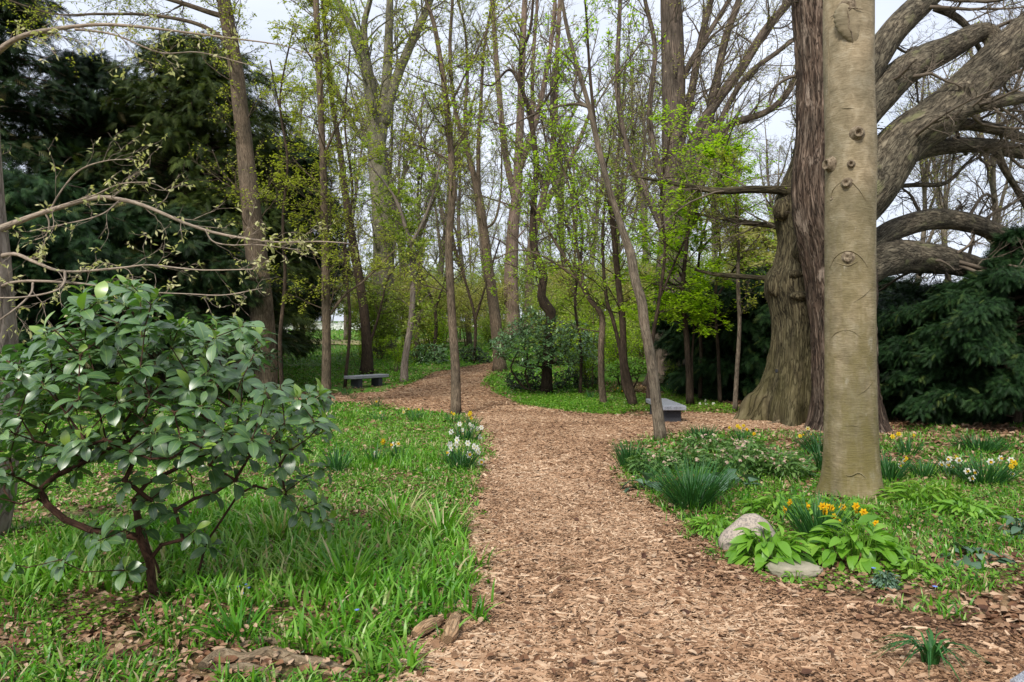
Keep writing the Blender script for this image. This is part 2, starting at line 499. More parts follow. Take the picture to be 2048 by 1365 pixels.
M['leaf_dark'] = leaf_mat('leaf_dark', [(.006, .018, .005), (.016, .042, .011), (.05, .09, .025)], .5, .12, .3)
M['leaf_rhodo'] = leaf_mat('leaf_rhodo', [(.038, .085, .026), (.062, .135, .042), (.11, .20, .065), (.19, .30, .04)], .38, .16, .98, veins=True, tint=(1.3, 2.0, .35), pos=[0, .45, .85, 1.0])  # brightest tone: upright young leaves, their back-lit look put into the colour
M['bud_pale'] = leaf_mat('bud_pale', [(.38, .40, .16), (.50, .50, .24), (.58, .52, .32)], .6, .4)
M['leaf_laurel'] = leaf_mat('leaf_laurel', [(.04, .10, .025), (.08, .18, .05), (.18, .30, .10)], .33, .14, .98)
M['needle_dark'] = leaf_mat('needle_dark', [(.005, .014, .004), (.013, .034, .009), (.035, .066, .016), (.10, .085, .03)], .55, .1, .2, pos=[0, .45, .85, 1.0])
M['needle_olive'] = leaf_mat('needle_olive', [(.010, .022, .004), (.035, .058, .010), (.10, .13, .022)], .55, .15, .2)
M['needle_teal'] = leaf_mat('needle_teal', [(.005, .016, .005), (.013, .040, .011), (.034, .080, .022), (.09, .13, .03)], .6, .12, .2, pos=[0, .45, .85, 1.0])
M['grass'] = leaf_mat('grass', [(.02, .10, .008), (.068, .23, .012), (.15, .36, .025), (.34, .46, .14), (.50, .42, .24)], .38, .36, .45, pos=[0, .38, .70, .93, 1.0])
M['grass_dark'] = leaf_mat('grass_dark', [(.012, .055, .014), (.028, .11, .024), (.06, .18, .04)], .48, .2, .3)
M['cover'] = leaf_mat('cover', [(.05, .15, .008), (.12, .28, .016), (.27, .44, .06)], .45, .38, .4)
M['broad'] = leaf_mat('broad', [(.10, .25, .02), (.16, .35, .03), (.26, .46, .06)], .4, .4, .5)
M['helle'] = leaf_mat('helle', [(.06, .14, .03), (.10, .20, .05), (.17, .28, .08)], .45, .3, .4)
M['helle_flower'] = leaf_mat('helle_flower', [(.42, .42, .20), (.60, .48, .38), (.66, .42, .38)], .5, .4, .3, tint=(1, 1, .9))
M['grey_leaf'] = leaf_mat('grey_leaf', [(.05, .10, .06), (.08, .15, .09), (.14, .22, .14)], .4, .15, .5)
M['white_petal'] = leaf_mat('white_petal', [(.75, .76, .72), (.85, .85, .80)], .5, .4, .3, tint=(1, 1, .9))
M['cream_petal'] = leaf_mat('cream_petal', [(.75, .68, .30), (.85, .80, .5)], .5, .4, .3, tint=(1, 1, .8))
M['yellow_petal'] = leaf_mat('yellow_petal', [(.80, .55, .02), (.85, .65, .04)], .5, .4, .3, tint=(1, 1, .6))
M['orange_petal'] = leaf_mat('orange_petal', [(.86, .50, .01), (.90, .60, .02)], .5, .4, .3, tint=(1, 1, .6))
M['blue_petal'] = leaf_mat('blue_petal', [(.16, .26, .8), (.3, .4, .85)], .5, .3, .3, tint=(1, 1, 1))
M['pink_petal'] = leaf_mat('pink_petal', [(.75, .45, .4), (.8, .6, .5)], .5, .3, .3, tint=(1, 1, 1))
M['chips'] = plain_mat('chips', [(.06, .03, .014), (.28, .155, .082), (.49, .305, .18), (.68, .495, .33)], 25, .8, .3, True)
M['litter'] = plain_mat('litter', [(.08, .035, .02), (.20, .10, .05), (.36, .22, .13), (.50, .36, .24)], 20, .8, .2, True)
M['wood'] = bark_mat('wood', [(.24, .13, .07), (.44, .28, .16), (.58, .40, .25)], (40, 40, 5), 2, .7)
M['root'] = bark_mat('root', [(.09, .065, .04), (.24, .18, .115), (.38, .30, .21)], (14, 14, 6), 3, .9, crack=.15)
M['granite'] = plain_mat('granite', [(.22, .23, .26), (.33, .35, .39)], 60, .55, .15, speck=(220, (.15, .155, .17)))
M['granite_leg_shade'] = plain_mat('granite_leg_shade', [(.035, .036, .042), (.06, .062, .07)], 60, .8, .3, speck=(160, (.03, .03, .034)))  # leg granite darkened: the shade under the seat slab put into its colour
M['engrave'] = plain_mat('engrave', [(.02, .02, .022), (.03, .03, .033)], 60, .8, .1)
M['boulder'] = plain_mat('boulder', [(.30, .25, .20), (.44, .375, .31)], 9, .8, .35, speck=(90, (.22, .19, .165)))
M['flatstone'] = plain_mat('flatstone', [(.20, .19, .13), (.36, .32, .24)], 9, .85, .5)

# ================================================================== THE SETTING
def litter_shader(name, palette, green=None, vs=45):
    m, nt, out = new_mat(name)
    oc = nt.nodes.new('ShaderNodeTexCoord').outputs['Object']
    wob = nt.nodes.new('ShaderNodeTexNoise'); wob.inputs['Scale'].default_value = 9; nt.links.new(oc, wob.inputs['Vector'])
    vec = mixc(nt, .06, oc, wob.outputs['Color'], 'ADD')
    v = nt.nodes.new('ShaderNodeTexVoronoi'); v.inputs['Scale'].default_value = vs
    nt.links.new(mapping(nt, vec, (1, .55, 1)), v.inputs['Vector'])
    sp = nt.nodes.new('ShaderNodeSeparateColor'); nt.links.new(v.outputs['Color'], sp.inputs[0])
    v2 = nt.nodes.new('ShaderNodeTexVoronoi'); v2.inputs['Scale'].default_value = vs * .8
    nt.links.new(mapping(nt, vec, (.5, 1, 1)), v2.inputs['Vector'])
    sp2 = nt.nodes.new('ShaderNodeSeparateColor'); nt.links.new(v2.outputs['Color'], sp2.inputs[0])
    f = mixc(nt, .5, sp.outputs[0], sp2.outputs[1])
    c = ramp(nt, f, palette)
    big = noise(nt, oc, 1.1, 4, .6)
    c = mixc(nt, .5, c, ramp(nt, big, [(.6, .6, .6), (1, 1, 1)], [.3, .65]), 'MULTIPLY')
    if green:
        gn = noise(nt, oc, 3.2, 6, .65)
        gc = ramp(nt, noise(nt, oc, 60, 4, .7), green, [.3, .5, .72])
        fac = mathn(nt, 'MULTIPLY', attr(nt, 'rnd').outputs['Fac'], ramp(nt, gn, [(.25, .25, .25), (1, 1, 1)], [.36, .52]))
        c = mixc(nt, fac, c, gc)
    b = nt.nodes.new('ShaderNodeBsdfPrincipled'); b.inputs['Roughness'].default_value = .85; b.inputs['Specular IOR Level'].default_value = .2
    nt.links.new(c, b.inputs['Base Color'])
    bp = nt.nodes.new('ShaderNodeBump'); bp.inputs['Strength'].default_value = .7; bp.inputs['Distance'].default_value = .02
    hh = mathn(nt, 'ADD', v.outputs['Distance'], noise(nt, oc, 40, 5, .7))
    nt.links.new(hh, bp.inputs['Height']); nt.links.new(bp.outputs[0], b.inputs['Normal'])
    nt.links.new(b.outputs[0], out.inputs['Surface'])
    return m

M['ground'] = litter_shader('ground', [(.05, .03, .018), (.14, .08, .045), (.26, .16, .09), (.38, .26, .16)],
                            [(.025, .09, .008), (.07, .20, .014), (.15, .33, .03)], 34)
M['path'] = litter_shader('path', [(.10, .05, .025), (.33, .19, .105), (.50, .315, .19), (.62, .45, .30)], None, 60)
M['lane'] = plain_mat('lane', [(.42, .33, .24), (.55, .45, .34)], 3, .9, .2)
M['track'] = plain_mat('track', [(.30, .27, .12), (.42, .37, .19)], 2, .9, .2)

def axis(parts):
    return np.unique(np.round(np.concatenate([np.arange(a, b, s) for a, b, s in parts]), 4))
gx = axis([(-300, -60, 20), (-60, -16, 2), (-16, -9, .5), (-9, 9, .12), (9, 16, .5), (16, 60, 2), (60, 301, 20)])
gy = axis([(-40, -2, 4), (-2, 2, .5), (2, 22, .12), (22, 45, .4), (45, 110, 2.5), (110, 620, 30)])
X, Y = np.meshgrid(gx, gy)
S = sdist(X, Y)
Z = gz(X, Y, S)
# how green the ground itself is (moss and short grass between the plants)
bare = (X > 2.2) & (Y > 13.0) & (Y < 24)
G = smooth01((Y - 3.5) / 5) * .85 + .15
G = np.where(bare, .15, G)
G = np.where((X > 0) & (Y < 5.2), .05, G)
G = np.where((X > 4.2) & (Y < 18) & (Y > 11), .12, G)
G = G * smooth01(S / .3)
ny, nx = X.shape
idx = np.arange(nx * ny).reshape(ny, nx)
Qd = np.stack([idx[:-1, :-1], idx[:-1, 1:], idx[1:, 1:], idx[1:, :-1]], -1)
tag(MB().add(np.stack([X, Y, Z], -1), Qd, None, G.ravel()).build('ground', M['ground']), kind='structure')

# path sheet: fine cells whose centre lies within the path outline
px_ = np.arange(-9, 12.01, .08); py_ = np.arange(1.5, 31, .08)
XX, YY = np.meshgrid(px_, py_)
SS = sdist(XX, YY)
ZZ = base_z(YY) + .006 + .010 * (n2(XX, YY, 2.2, 3, 2.0) - .5) * smooth01(-SS / .25) + .012 * smooth01(-SS / .4)
idx = np.arange(XX.size).reshape(XX.shape)
qq = np.stack([idx[:-1, :-1], idx[:-1, 1:], idx[1:, 1:], idx[1:, :-1]], -1).reshape(-1, 4)
cc = (SS[:-1, :-1] < .05 + .12 * (n2(XX[:-1, :-1], YY[:-1, :-1], 3.0, 2, 9.) - .5)).ravel()
qq = qq[cc]
used = np.unique(qq); remap = -np.ones(XX.size, int); remap[used] = np.arange(len(used))
tag(MB().add(np.stack([XX, YY, ZZ], -1).reshape(-1, 3)[used], remap[qq]).build('path', M['path']), kind='structure')

def strip(name, pts, w, mat, dz=.02):
    P = catmull(np.array(pts, float), 60)
    D = np.gradient(P, axis=0); D = nrm(D); Nn = np.stack([-D[:, 1], D[:, 0]], -1)
    cols = []
    for u in np.linspace(-.5, .5, 7):
        q = P + Nn * u * w
        cols.append(np.stack([q[:, 0], q[:, 1], gz(q[:, 0], q[:, 1]) + dz + .02], -1))
    V = np.stack(cols, 1); i = np.arange(60 * 7).reshape(60, 7)
    q = np.stack([i[:-1, :-1], i[1:, :-1], i[1:, 1:], i[:-1, 1:]], -1)
    return tag(MB().add(V, q).build(name, mat), kind='structure')
strip('lane', [(-9, 75), (0, 70), (6, 62), (20, 58)], 3.6, M['lane'], .04)
strip('lawn_track', [(-30, 52), (-16, 47), (-9, 45), (-3, 48)], 4.2, M['track'], .04)

# ------------------------------------------------------------------ wood chips (stuff)
def chip_mesh(mb, rng, x, y, z, L, W, T, a, tilt=.25):
    n = len(x); yaw = rng.uniform(0, pi, n)
    yaw = np.where(rng.random(n) < .35, rng.normal(0, .35, n), yaw)
    pit = rng.normal(0, tilt, n); rol = rng.normal(0, tilt, n)
    d = np.stack([np.cos(yaw) * np.cos(pit), np.sin(yaw) * np.cos(pit), np.sin(pit)], -1)
    up = nrm(np.stack([rng.normal(0, .2, n), rol * 0 + rng.normal(0, .25, n), np.ones(n)], -1))
    V = np.array([[-.5, -.5, 0], [-.5, .5, 0], [.5, .32, 0], [.5, -.32, 0],
                  [-.5, -.42, 1], [-.46, .42, 1], [.44, .25, 1], [.5, -.28, 1], [0, .5, 1.15], [0, -.48, .9]], float)
    Q = [[4, 9, 8, 5], [9, 7, 6, 8], [0, 3, 7, 4], [1, 5, 6, 2], [0, 4, 5, 1], [3, 2, 6, 7]]
    X_, Y_, Z_ = basis(d, up)
    P = np.stack([x, y, z], -1)
    Wd = P[:, None] + (V[None, :, 0] * L[:, None])[..., None] * X_[:, None] + (V[None, :, 1] * W[:, None])[..., None] * Y_[:, None] + (V[None, :, 2] * T[:, None])[..., None] * Z_[:, None]
    off = np.arange(n)[:, None, None] * 10
    q = (np.array(Q)[None] + off).reshape(-1, 4)
    mb.add(Wd, q, None, np.repeat(a, 10))

def scatter(rng, n, x0, x1, y0, y1, cond, pw=1.0):
    """points with density falling as 1/Y**pw, kept where cond(x,y) holds and near the camera's view"""
    xs, ys = [], []
    tot = 0
    while tot < n:
        m = n * 2
        u = rng.random(m)
        y = y0 * (y1 / y0) ** u if pw == 1.0 else y0 + (y1 - y0) * u
        x = rng.uniform(x0, x1, m)
        k = (np.abs(x) < .80 * y + 1.2)
        if pw == 1.0: k &= rng.random(m) < np.minimum(1, 6.0 * (.5 + 0 * y))
        x, y = x[k], y[k]
        k = cond(x, y); x, y = x[k], y[k]
        if len(x) == 0: break
        xs.append(x); ys.append(y); tot += len(x)
    return np.concatenate(xs)[:n], np.concatenate(ys)[:n]

rng = rngf(11)
def on_path(x, y):
    return sdist(x, y) < .05 + .35 * (n2(x, y, 2.5, 3, 3.) - .45)
mb = MB()
for (n, y0, y1, sc) in ((100000, 2.4, 8.0, .86), (34000, 8.0, 15.5, 1.35), (16000, 15.5, 31, 1.9)):
    x, y = scatter(rng, n, -8, 11, y0, y1, on_path, 1.0)
    L = np.exp(rng.normal(-3.45, .45, n)) * sc; L = np.clip(L, .012, .13)
    W = np.clip(L * rng.uniform(.10, .38, n), .003, .022 * sc)
    T = rng.uniform(.0012, .005, n) * sc
    z = base_z(y) + .016 + rng.uniform(0, .014, n)
    a = np.clip(rng.normal(.62, .22, n), 0, 1); a = np.where(rng.random(n) < .10, rng.uniform(0, .25, n), a)
    a = a + .9 * (n2(x, y, .9, 3, 6.6) - .5) + .35 * (n2(x, y, 5., 2, 1.6) - .5)
    # darker chips towards the right foreground edge of the path
    edge_dark = smooth01(1 - sdist(x, y) / -.9) * (x > 1.2) * (y < 6)
    a = np.clip(a - .35 * edge_dark, 0, 1)
    chip_mesh(mb, rng, x, y, z, L, W, T, a)
# some larger splinters
n = 900
x, y = scatter(rng, n, -3, 8, 2.4, 9, on_path)
L = rng.uniform(.08, .17, n); chip_mesh(mb, rng, x, y, base_z(y) + .026, L, L * rng.uniform(.07, .2, n), L * .04, np.clip(rng.normal(.62, .25, n), 0, 1), .1)
tag(mb.build('wood_chips', M['chips'], smooth=False), kind='stuff')

# ------------------------------------------------------------------ dead leaves on the beds (stuff)
def px_of(x, y, z=0.):
    return CX + x / y * FOC, CY - (z - EYE) / y * FOC
def off_path(x, y, m=-.05):
    return sdist(x, y) > m
lf = (np.array([[-.5, 0, .02], [-.2, .38, .14], [.2, .42, .10], [.55, .1, .0], [.25, -.36, .12], [-.25, -.3, .08], [0, 0, 0]]), None,
      [[6, 1, 0], [6, 2, 1], [6, 3, 2], [6, 4, 3], [6, 5, 4], [6, 0, 5]])
def dead_leaves(mb, x, y, s0, s1, seed):
    rng = rngf(seed); n = len(x)
    yaw = rng.uniform(0, 2 * pi, n)
    d = np.stack([np.cos(yaw), np.sin(yaw), rng.normal(0, .3, n)], -1)
    up = np.stack([rng.normal(0, .45, n), rng.normal(0, .45, n), np.ones(n)], -1)
    z = gz(x, y) + rng.uniform(.004, .035, n)
    s = rng.uniform(s0, s1, n)
    stamp(mb, lf, np.stack([x, y, z], -1), d, up, s, s * rng.uniform(.5, 1, n), rng.random(n), rng.uniform(-.4, .5, n))
rng = rngf(21); mb = MB()
x, y = scatter(rng, 26000, -7, 8, 2.4, 9, lambda x, y: off_path(x, y, -.12)); dead_leaves(mb, x, y, .025, .075, 1)
x, y = scatter(rng, 420, -3, 8, 2.6, 10, lambda x, y: sdist(x, y) < -.1); dead_leaves(mb, x, y, .03, .06, 7); mb.V[-1][:, 2] += .03
x, y = scatter(rng, 2500, .6, 8, 2.6, 5.2, lambda x, y: off_path(x, y, -.9) & (n2(x, y, 1.3, 2, 7.) > .5)); dead_leaves(mb, x, y, .03, .08, 2)
x, y = scatter(rng, 15000, 2.0, 13, 9, 24, lambda x, y: off_path(x, y, -.3)); dead_leaves(mb, x, y, .05, .11, 3)
x, y = scatter(rng, 11000, -16, 2, 9, 30, lambda x, y: off_path(x, y, -.2)); dead_leaves(mb, x, y, .05, .11, 4)
x, y = scatter(rng, 3500, -6.5, .2, 2.6, 9, lambda x, y: off_path(x, y, 0)); n0 = len(mb.V); dead_leaves(mb, x, y, .02, .045, 5); mb.V[-1][:, 2] += .03; mb.A[-1][:] = .55 + .45 * mb.A[-1]
tag(mb.build('leaf_litter', M['litter'], smooth=False), kind='stuff')

# ------------------------------------------------------------------ grass and ground cover (stuff)
def blades(mb, x, y, z, h, w, bend, a, seed, K=4, phi=None, spread=None, hs=1.0):
    """bent blades; bend = how far the tip leans over as a share of h"""
    rng = rngf(seed); n = len(x)
    if phi is None: phi = rng.uniform(0, 2 * pi, n)
    t = np.linspace(0, 1, K + 1)[None, :]
    lean = (spread[:, None] if spread is not None else 0) * t
    hor = hs * h[:, None] * (bend[:, None] * t ** 2 * .9 + lean)
    ver = h[:, None] * (t - .55 * np.minimum(bend, 1.7)[:, None] * t ** 2.2) * np.sqrt(np.maximum(.15, 1 - .6 * (spread[:, None] if spread is not None else 0) ** 2))
    cx = x[:, None] + np.cos(phi)[:, None] * hor; cy = y[:, None] + np.sin(phi)[:, None] * hor; cz = z[:, None] + ver
    fa = phi + pi / 2 + rng.normal(0, .5, n)
    ww = w[:, None] * .5 * np.array([.55, 1, .95, .65, .04, .03])[None, :K + 1] if K <= 4 else w[:, None] * .5 * (1 - t ** 3 * .96)
    dx = np.cos(fa)[:, None] * ww; dy = np.sin(fa)[:, None] * ww
    Lf = np.stack([cx - dx, cy - dy, cz], -1); Rt = np.stack([cx + dx, cy + dy, cz], -1)
    V = np.stack([Lf, Rt], 2).reshape(n, -1, 3)
    m = 2 * (K + 1)
    k = np.arange(K) * 2
    q = np.stack([k, k + 1, k + 3, k + 2], -1)[None] + (np.arange(n) * m)[:, None, None]
    tcv = np.broadcast_to(np.stack([np.repeat(t[0], 2), np.tile([-.5, .5], K + 1) * 0 + .3, np.zeros(m)], -1)[None], (n, m, 3))
    mb.add(V, q.reshape(-1, 4), None, np.repeat(a, m), tcv)

def grow_grass(mb, n, x0, x1, y0, y1, hr, wr, cond, seed, abase=.45, asd=.26, bend=(.2, 1.1), clump=None, K=4):
    rng = rngf(seed)
    x, y = scatter(rng, n, x0, x1, y0, y1, cond)
    if clump:
        x = x + 0
    h = rng.uniform(hr[0], hr[1], n) * (.6 + .8 * n2(x, y, .8, 2, 4.4)); w = rng.uniform(wr[0], wr[1], n)
    a = np.clip(abase + rng.normal(0, asd, n) + .5 * (n2(x, y, 1.1, 2, 8.) - .5), 0, 1)
    blades(mb, x, y, gz(x, y) - .004, h, w, rng.uniform(bend[0], bend[1], n), a, seed + 1, K)

near_bench = lambda x, y: (np.hypot(x + 4.55, (y - 22.0) * .8) < 1.25) | (np.hypot(x - 3.13, (y - 14.3) * .8) < 1.0)
EXC = [(ray(a, b)[0], ray(a, b)[1], r) for a, b, r in ((830, 1290, .07), (850, 1278, .07), (880, 1262, .07), (897, 1300, .07), (903, 1275, .07), (911, 1250, .06), (870, 1300, .08), (840, 1310, .08), (850, 1325, .08),
       (430, 1352, .10), (470, 1340, .11), (520, 1338, .11), (570, 1340, .11), (620, 1350, .11), (670, 1356, .09), (480, 1362, .1), (560, 1362, .1), (540, 1318, .05), (700, 1298, .05), (800, 1262, .05),
       (1545, 1160, .05), (1588, 1160, .10), (1625, 1160, .05), (1500, 1100, .16), (1470, 1112, .1), (160, 1035, .22), (120, 1040, .16), (205, 1030, .16))]
def clear(x, y):
    k = np.ones(np.shape(x), bool)
    for a, b, r in EXC: k &= np.hypot(x - a, y - b) > r
    return k
offp = lambda x, y: clear(x, y) & (off_path(x, y, .0 + 0) | (off_path(x, y, -.15) & (n2(x, y, 6., 2, 1.) > .62))) & ~near_bench(x, y)
mb = MB()
left_near = lambda x, y: offp(x, y) & (x < .2) & (n2(x, y, 1.4, 3, 1.3) > .47 - .18 * smooth01((y - 4) / 2))
grow_grass(mb, 13000, -6.5, .3, 2.4, 6.2, (.06, .15), (.007, .014), left_near, 31, .45)
grow_grass(mb, 42000, -10, .4, 6.2, 14.5, (.04, .11), (.010, .019), lambda x, y: offp(x, y) & (x < .6) & (n2(x, y, 1.8, 3, 9.3) > .38), 33, .58, K=3)
# stronger, longer leaves standing in drifts (bulb foliage) on the left bed
drift = lambda x, y: offp(x, y) & (x < 0) & (n2(x, y, .75, 2, 3.1) > .52) & (y < 9.2) & (y > 3.3) & (x > -3.6)
grow_grass(mb, 5200, -3.6, .2, 3.3, 9.2, (.14, .28), (.012, .022), drift, 35, .62, .16, (.25, .9))
# right bed
right_near = lambda x, y: offp(x, y) & (x > 1.0) & ((y > 5.0) | (n2(x, y, 1.6, 3, 6.3) > .58))
grow_grass(mb, 15000, 1.2, 9, 3.0, 8.4, (.05, .15), (.006, .014), right_near, 37, .5)
grow_grass(mb, 9000, 1.2, 12, 8.4, 13, (.05, .13), (.009, .018), lambda x, y: offp(x, y) & (x > 1.) & (n2(x, y, .9, 3, 2.3) > .42), 39, .5, K=3)
# farther beds
grow_grass(mb, 42000, -22, 8, 14.5, 32, (.05, .13), (.018, .035), lambda x, y: off_path(x, y, .05) & ~near_bench(x, y) & (n2(x, y, .6, 3, 2.9) > .36) & ~((x > 3.6) & (y > 15.2)), 41, .5, K=3)
grow_grass(mb, 22000, -45, 45, 32, 90, (.1, .25), (.05, .10), lambda x, y: x < 200, 43, .62, K=3)
tag(mb.build('grass', M['grass']), kind='stuff')

# small round-leaved ground cover between the blades
mb = MB(); rng = rngf(51)
def cover(n, x0, x1, y0, y1, s0, s1, cond, hmax, a0=.5):
    x, y = scatter(rng, n, x0, x1, y0, y1, cond)
    yaw = rng.uniform(0, 2 * pi, n)
    d = np.stack([np.cos(yaw), np.sin(yaw), rng.uniform(-.2, .5, n)], -1)
    up = np.stack([rng.normal(0, .4, n), rng.normal(0, .4, n), np.ones(n)], -1)
    z = gz(x, y) + rng.uniform(.01, hmax, n)
    s = rng.uniform(s0, s1, n)
    stamp(mb, DIAMOND, np.stack([x, y, z], -1), d, up, s, s * rng.uniform(.45, .8, n), np.clip(rng.normal(a0, .25, n), 0, 1))
cover(34000, -6.5, .2, 3.0, 9, .015, .038, lambda x, y: offp(x, y) & (n2(x, y, 2.2, 3, 5.5) > .5 - .1 * smooth01((y - 5) / 3)), .06, .45)
cover(16000, 1, 9, 4.4, 9, .015, .04, lambda x, y: offp(x, y) & (n2(x, y, 1.7, 3, 4.5) > .47), .06)
cover(26000, -12, 1.2, 9, 20, .03, .06, lambda x, y: offp(x, y), .08)
cover(17000, 0, 5.2, 13.0, 20, .03, .065, lambda x, y: offp(x, y), .09, .6)
cover(26000, -25, 3, 20, 38, .06, .12, lambda x, y: offp(x, y), .15, .5)
tag(mb.build('ground_cover', M['cover']), kind='stuff')
# drift of white spring flowers on the far lawn, left
mb = MB(); rng = rngf(52)
c0 = ray(640, 650, 62); n = 2600
x = rng.normal(c0[0] - 1, 5.5, n); y = rng.normal(66, 4., n)
d = np.stack([rng.normal(0, 1, n), rng.normal(0, 1, n), rng.normal(.3, .3, n)], -1)
stamp(mb, DIAMOND, np.stack([x, y, gz(x, y) + rng.uniform(.15, .5, n)], -1), d, np.stack([rng.normal(0, .3, n), -np.ones(n), np.ones(n)], -1), .22, .2, rng.random(n))
tag(mb.build('white_flower_drift', M['white_petal']), 'hazy drift of white blossom on the far lawn between the trunks', 'flowers', kind='stuff')

# ================================================================== TREES
def levels_grow(rng, P, R, levels):
    """P list of (K,3), R list of (K,) parents; returns one (P,R) batch per level"""
    Kc = 16
    par = np.stack([catmull(np.column_stack([p, r]), Kc) for p, r in zip(P, R)])
    PP, RR = par[:, :, :3], par[:, :, 3]
    out = []
    for lv in levels:
        N, K, _ = PP.shape
        seglen = np.linalg.norm(np.diff(PP, axis=1), axis=2).sum(1)
        if 'per_m' in lv: cnt = rng.poisson(np.maximum(seglen * lv['per_m'], .01))
        else: cnt = np.full(N, lv['n'])
        own = np.repeat(np.arange(N), cnt); m = len(own)
        if m == 0: break
        t = rng.uniform(lv.get('t0', .2), lv.get('t1', 1.0), m)
        u = t * (K - 1); k = np.minimum(u.astype(int), K - 2); f = (u - k)[:, None]
        pos = PP[own, k] * (1 - f) + PP[own, k + 1] * f
        r0 = RR[own, k] * (1 - f[:, 0]) + RR[own, k + 1] * f[:, 0]
        d = nrm(PP[own, k + 1] - PP[own, k])
        if 'zmin' in lv:
            ok = pos[:, 2] > lv['zmin']; own, t, pos, r0, d = own[ok], t[ok], pos[ok], r0[ok], d[ok]; m = len(own)
            if m == 0: break
        rv = nrm(rng.normal(0, 1, (m, 3))); perp = nrm(rv - (rv * d).sum(1, keepdims=True) * d)
        if lv.get('flat'): perp[:, 2] *= .25; perp = nrm(perp)
        ang = np.radians(rng.normal(lv.get('ang', 45), lv.get('asd', 10), m))[:, None]
        D = nrm(np.cos(ang) * d + np.sin(ang) * perp)
        if 'len' in lv: ln = rng.uniform(lv['len'][0], lv['len'][1], m) * (1 - lv.get('fall', .4) * t)
        else: ln = seglen[own] * rng.uniform(lv['rel'][0], lv['rel'][1], m) * (1 - lv.get('fall', .4) * t)
        r = np.clip(r0 * lv.get('rf', .5) * rng.uniform(.7, 1.1, m), lv.get('rmin', .004), lv.get('rmax', 9))
        Kn = lv.get('K', 6); step = (ln / (Kn - 1))[:, None]
        Pn = np.empty((m, Kn, 3)); Pn[:, 0] = pos
        for q in range(1, Kn):
            D = nrm(D + rng.normal(0, lv.get('wig', .18), (m, 3)) + np.array([0, 0, lv.get('up', .05)]))
            Pn[:, q] = Pn[:, q - 1] + D * step
        Rn = r[:, None] * np.linspace(1, lv.get('taper', .35), Kn)[None]
        out.append((Pn, Rn)); PP, RR = Pn, Rn
    return out

def leaf_points(rng, P, per, t0=.15, jit=.0):
    N, K, _ = P.shape
    m = rng.poisson(per, N) if per < 30 else np.full(N, int(per))
    own = np.repeat(np.arange(N), m); n = len(own)
    u = rng.uniform(t0, 1, n) * (K - 1); k = np.minimum(u.astype(int), K - 2); f = (u - k)[:, None]
    pos = P[own, k] * (1 - f) + P[own, k + 1] * f
    return pos + rng.normal(0, 1, (n, 3)) * jit, nrm(P[own, k + 1] - P[own, k])

def foliage(mb, rng, P, per, size, tpl=DIAMOND, wid=.6, jit=.03, flat=.6, t0=.15, droop=0., a=(.5, .25)):
    pos, d = leaf_points(rng, P, per, t0, jit); n = len(pos)
    dd = nrm(d * .4 + rng.normal(0, .8, (n, 3)) * np.array([1, 1, 1 - flat]) + np.array([0, 0, -droop]))
    up = nrm(rng.normal(0, 1 - flat, (n, 3)) + np.array([0, 0, 1.]))
    s = rng.uniform(size[0], size[1], n)
    stamp(mb, tpl, pos, dd, up, s, s * wid, np.clip(rng.normal(a[0], a[1], n), 0, 1), None)

def traced(pts, Y, rng=None, wander=.0, extend=0., tip=.4, n=40, ext_dir=None):
    """photo trace (px,py,width px[,depth]) -> world points and radii, continued above the frame by extend metres"""
    P, R = [], []
    for q in pts:
        yy = q[3] if len(q) > 3 else Y
        P.append(ray(q[0], q[1], yy)); R.append(max(q[2] / FOC * yy / 2, .004))
    P = np.array(P); R = np.array(R)
    if rng is not None and wander > 0 and len(P) > 3:
        off = np.cumsum(rng.normal(0, wander, len(P))); off -= off[0]
        dy = off - np.linspace(0, off[-1], len(P)) * .3
        for i in range(len(P)):
            ny_ = P[i, 1] + dy[i]
            P[i] = [P[i, 0] * ny_ / P[i, 1], ny_, EYE + (P[i, 2] - EYE) * ny_ / P[i, 1]]
            R[i] *= 1
    if extend > 0:
        d = nrm(P[-1] - P[-2])
        for k in range(4):
            d = nrm(d + np.array([0, 0, .10]) + (rng.normal(0, .07, 3) if rng is not None else 0))
            P = np.vstack([P, P[-1] + d * extend / 4]); R = np.append(R, R[-1] * (tip ** .25))
    S_ = catmull(np.column_stack([P, R]), n)
    return S_[:, :3], np.maximum(S_[:, 3], .004)

def flare(P, R, amt=.35, h=.35, sink=.06):
    P = P.copy(); R = R.copy(); z0 = P[0, 2]
    R *= 1 + amt * np.exp(-(P[:, 2] - z0) / h) * (P[:, 2] < z0 + 2.)
    P[0, 2] -= sink
    return P, R

def bump_disp(amp, ns, seed, ridge=0, rs=7.):
    def f(th, s, r):
        r0 = np.maximum(r, .02) + 0 * th
        q = np.stack([np.cos(th) * r0 * ns + seed, np.sin(th) * r0 * ns, s * ns * .45], -1)
        v = 1 + amp * (fbm(q, 4) - .5) * 2
        if ridge:
            q = np.stack([np.cos(th) * r0 * rs * 2 + seed, np.sin(th) * r0 * rs * 2, s * rs * .25], -1)
            v = v + ridge * (1 - np.abs(2 * fbm(q, 3) - 1) * 2.2)
        return v
    return f

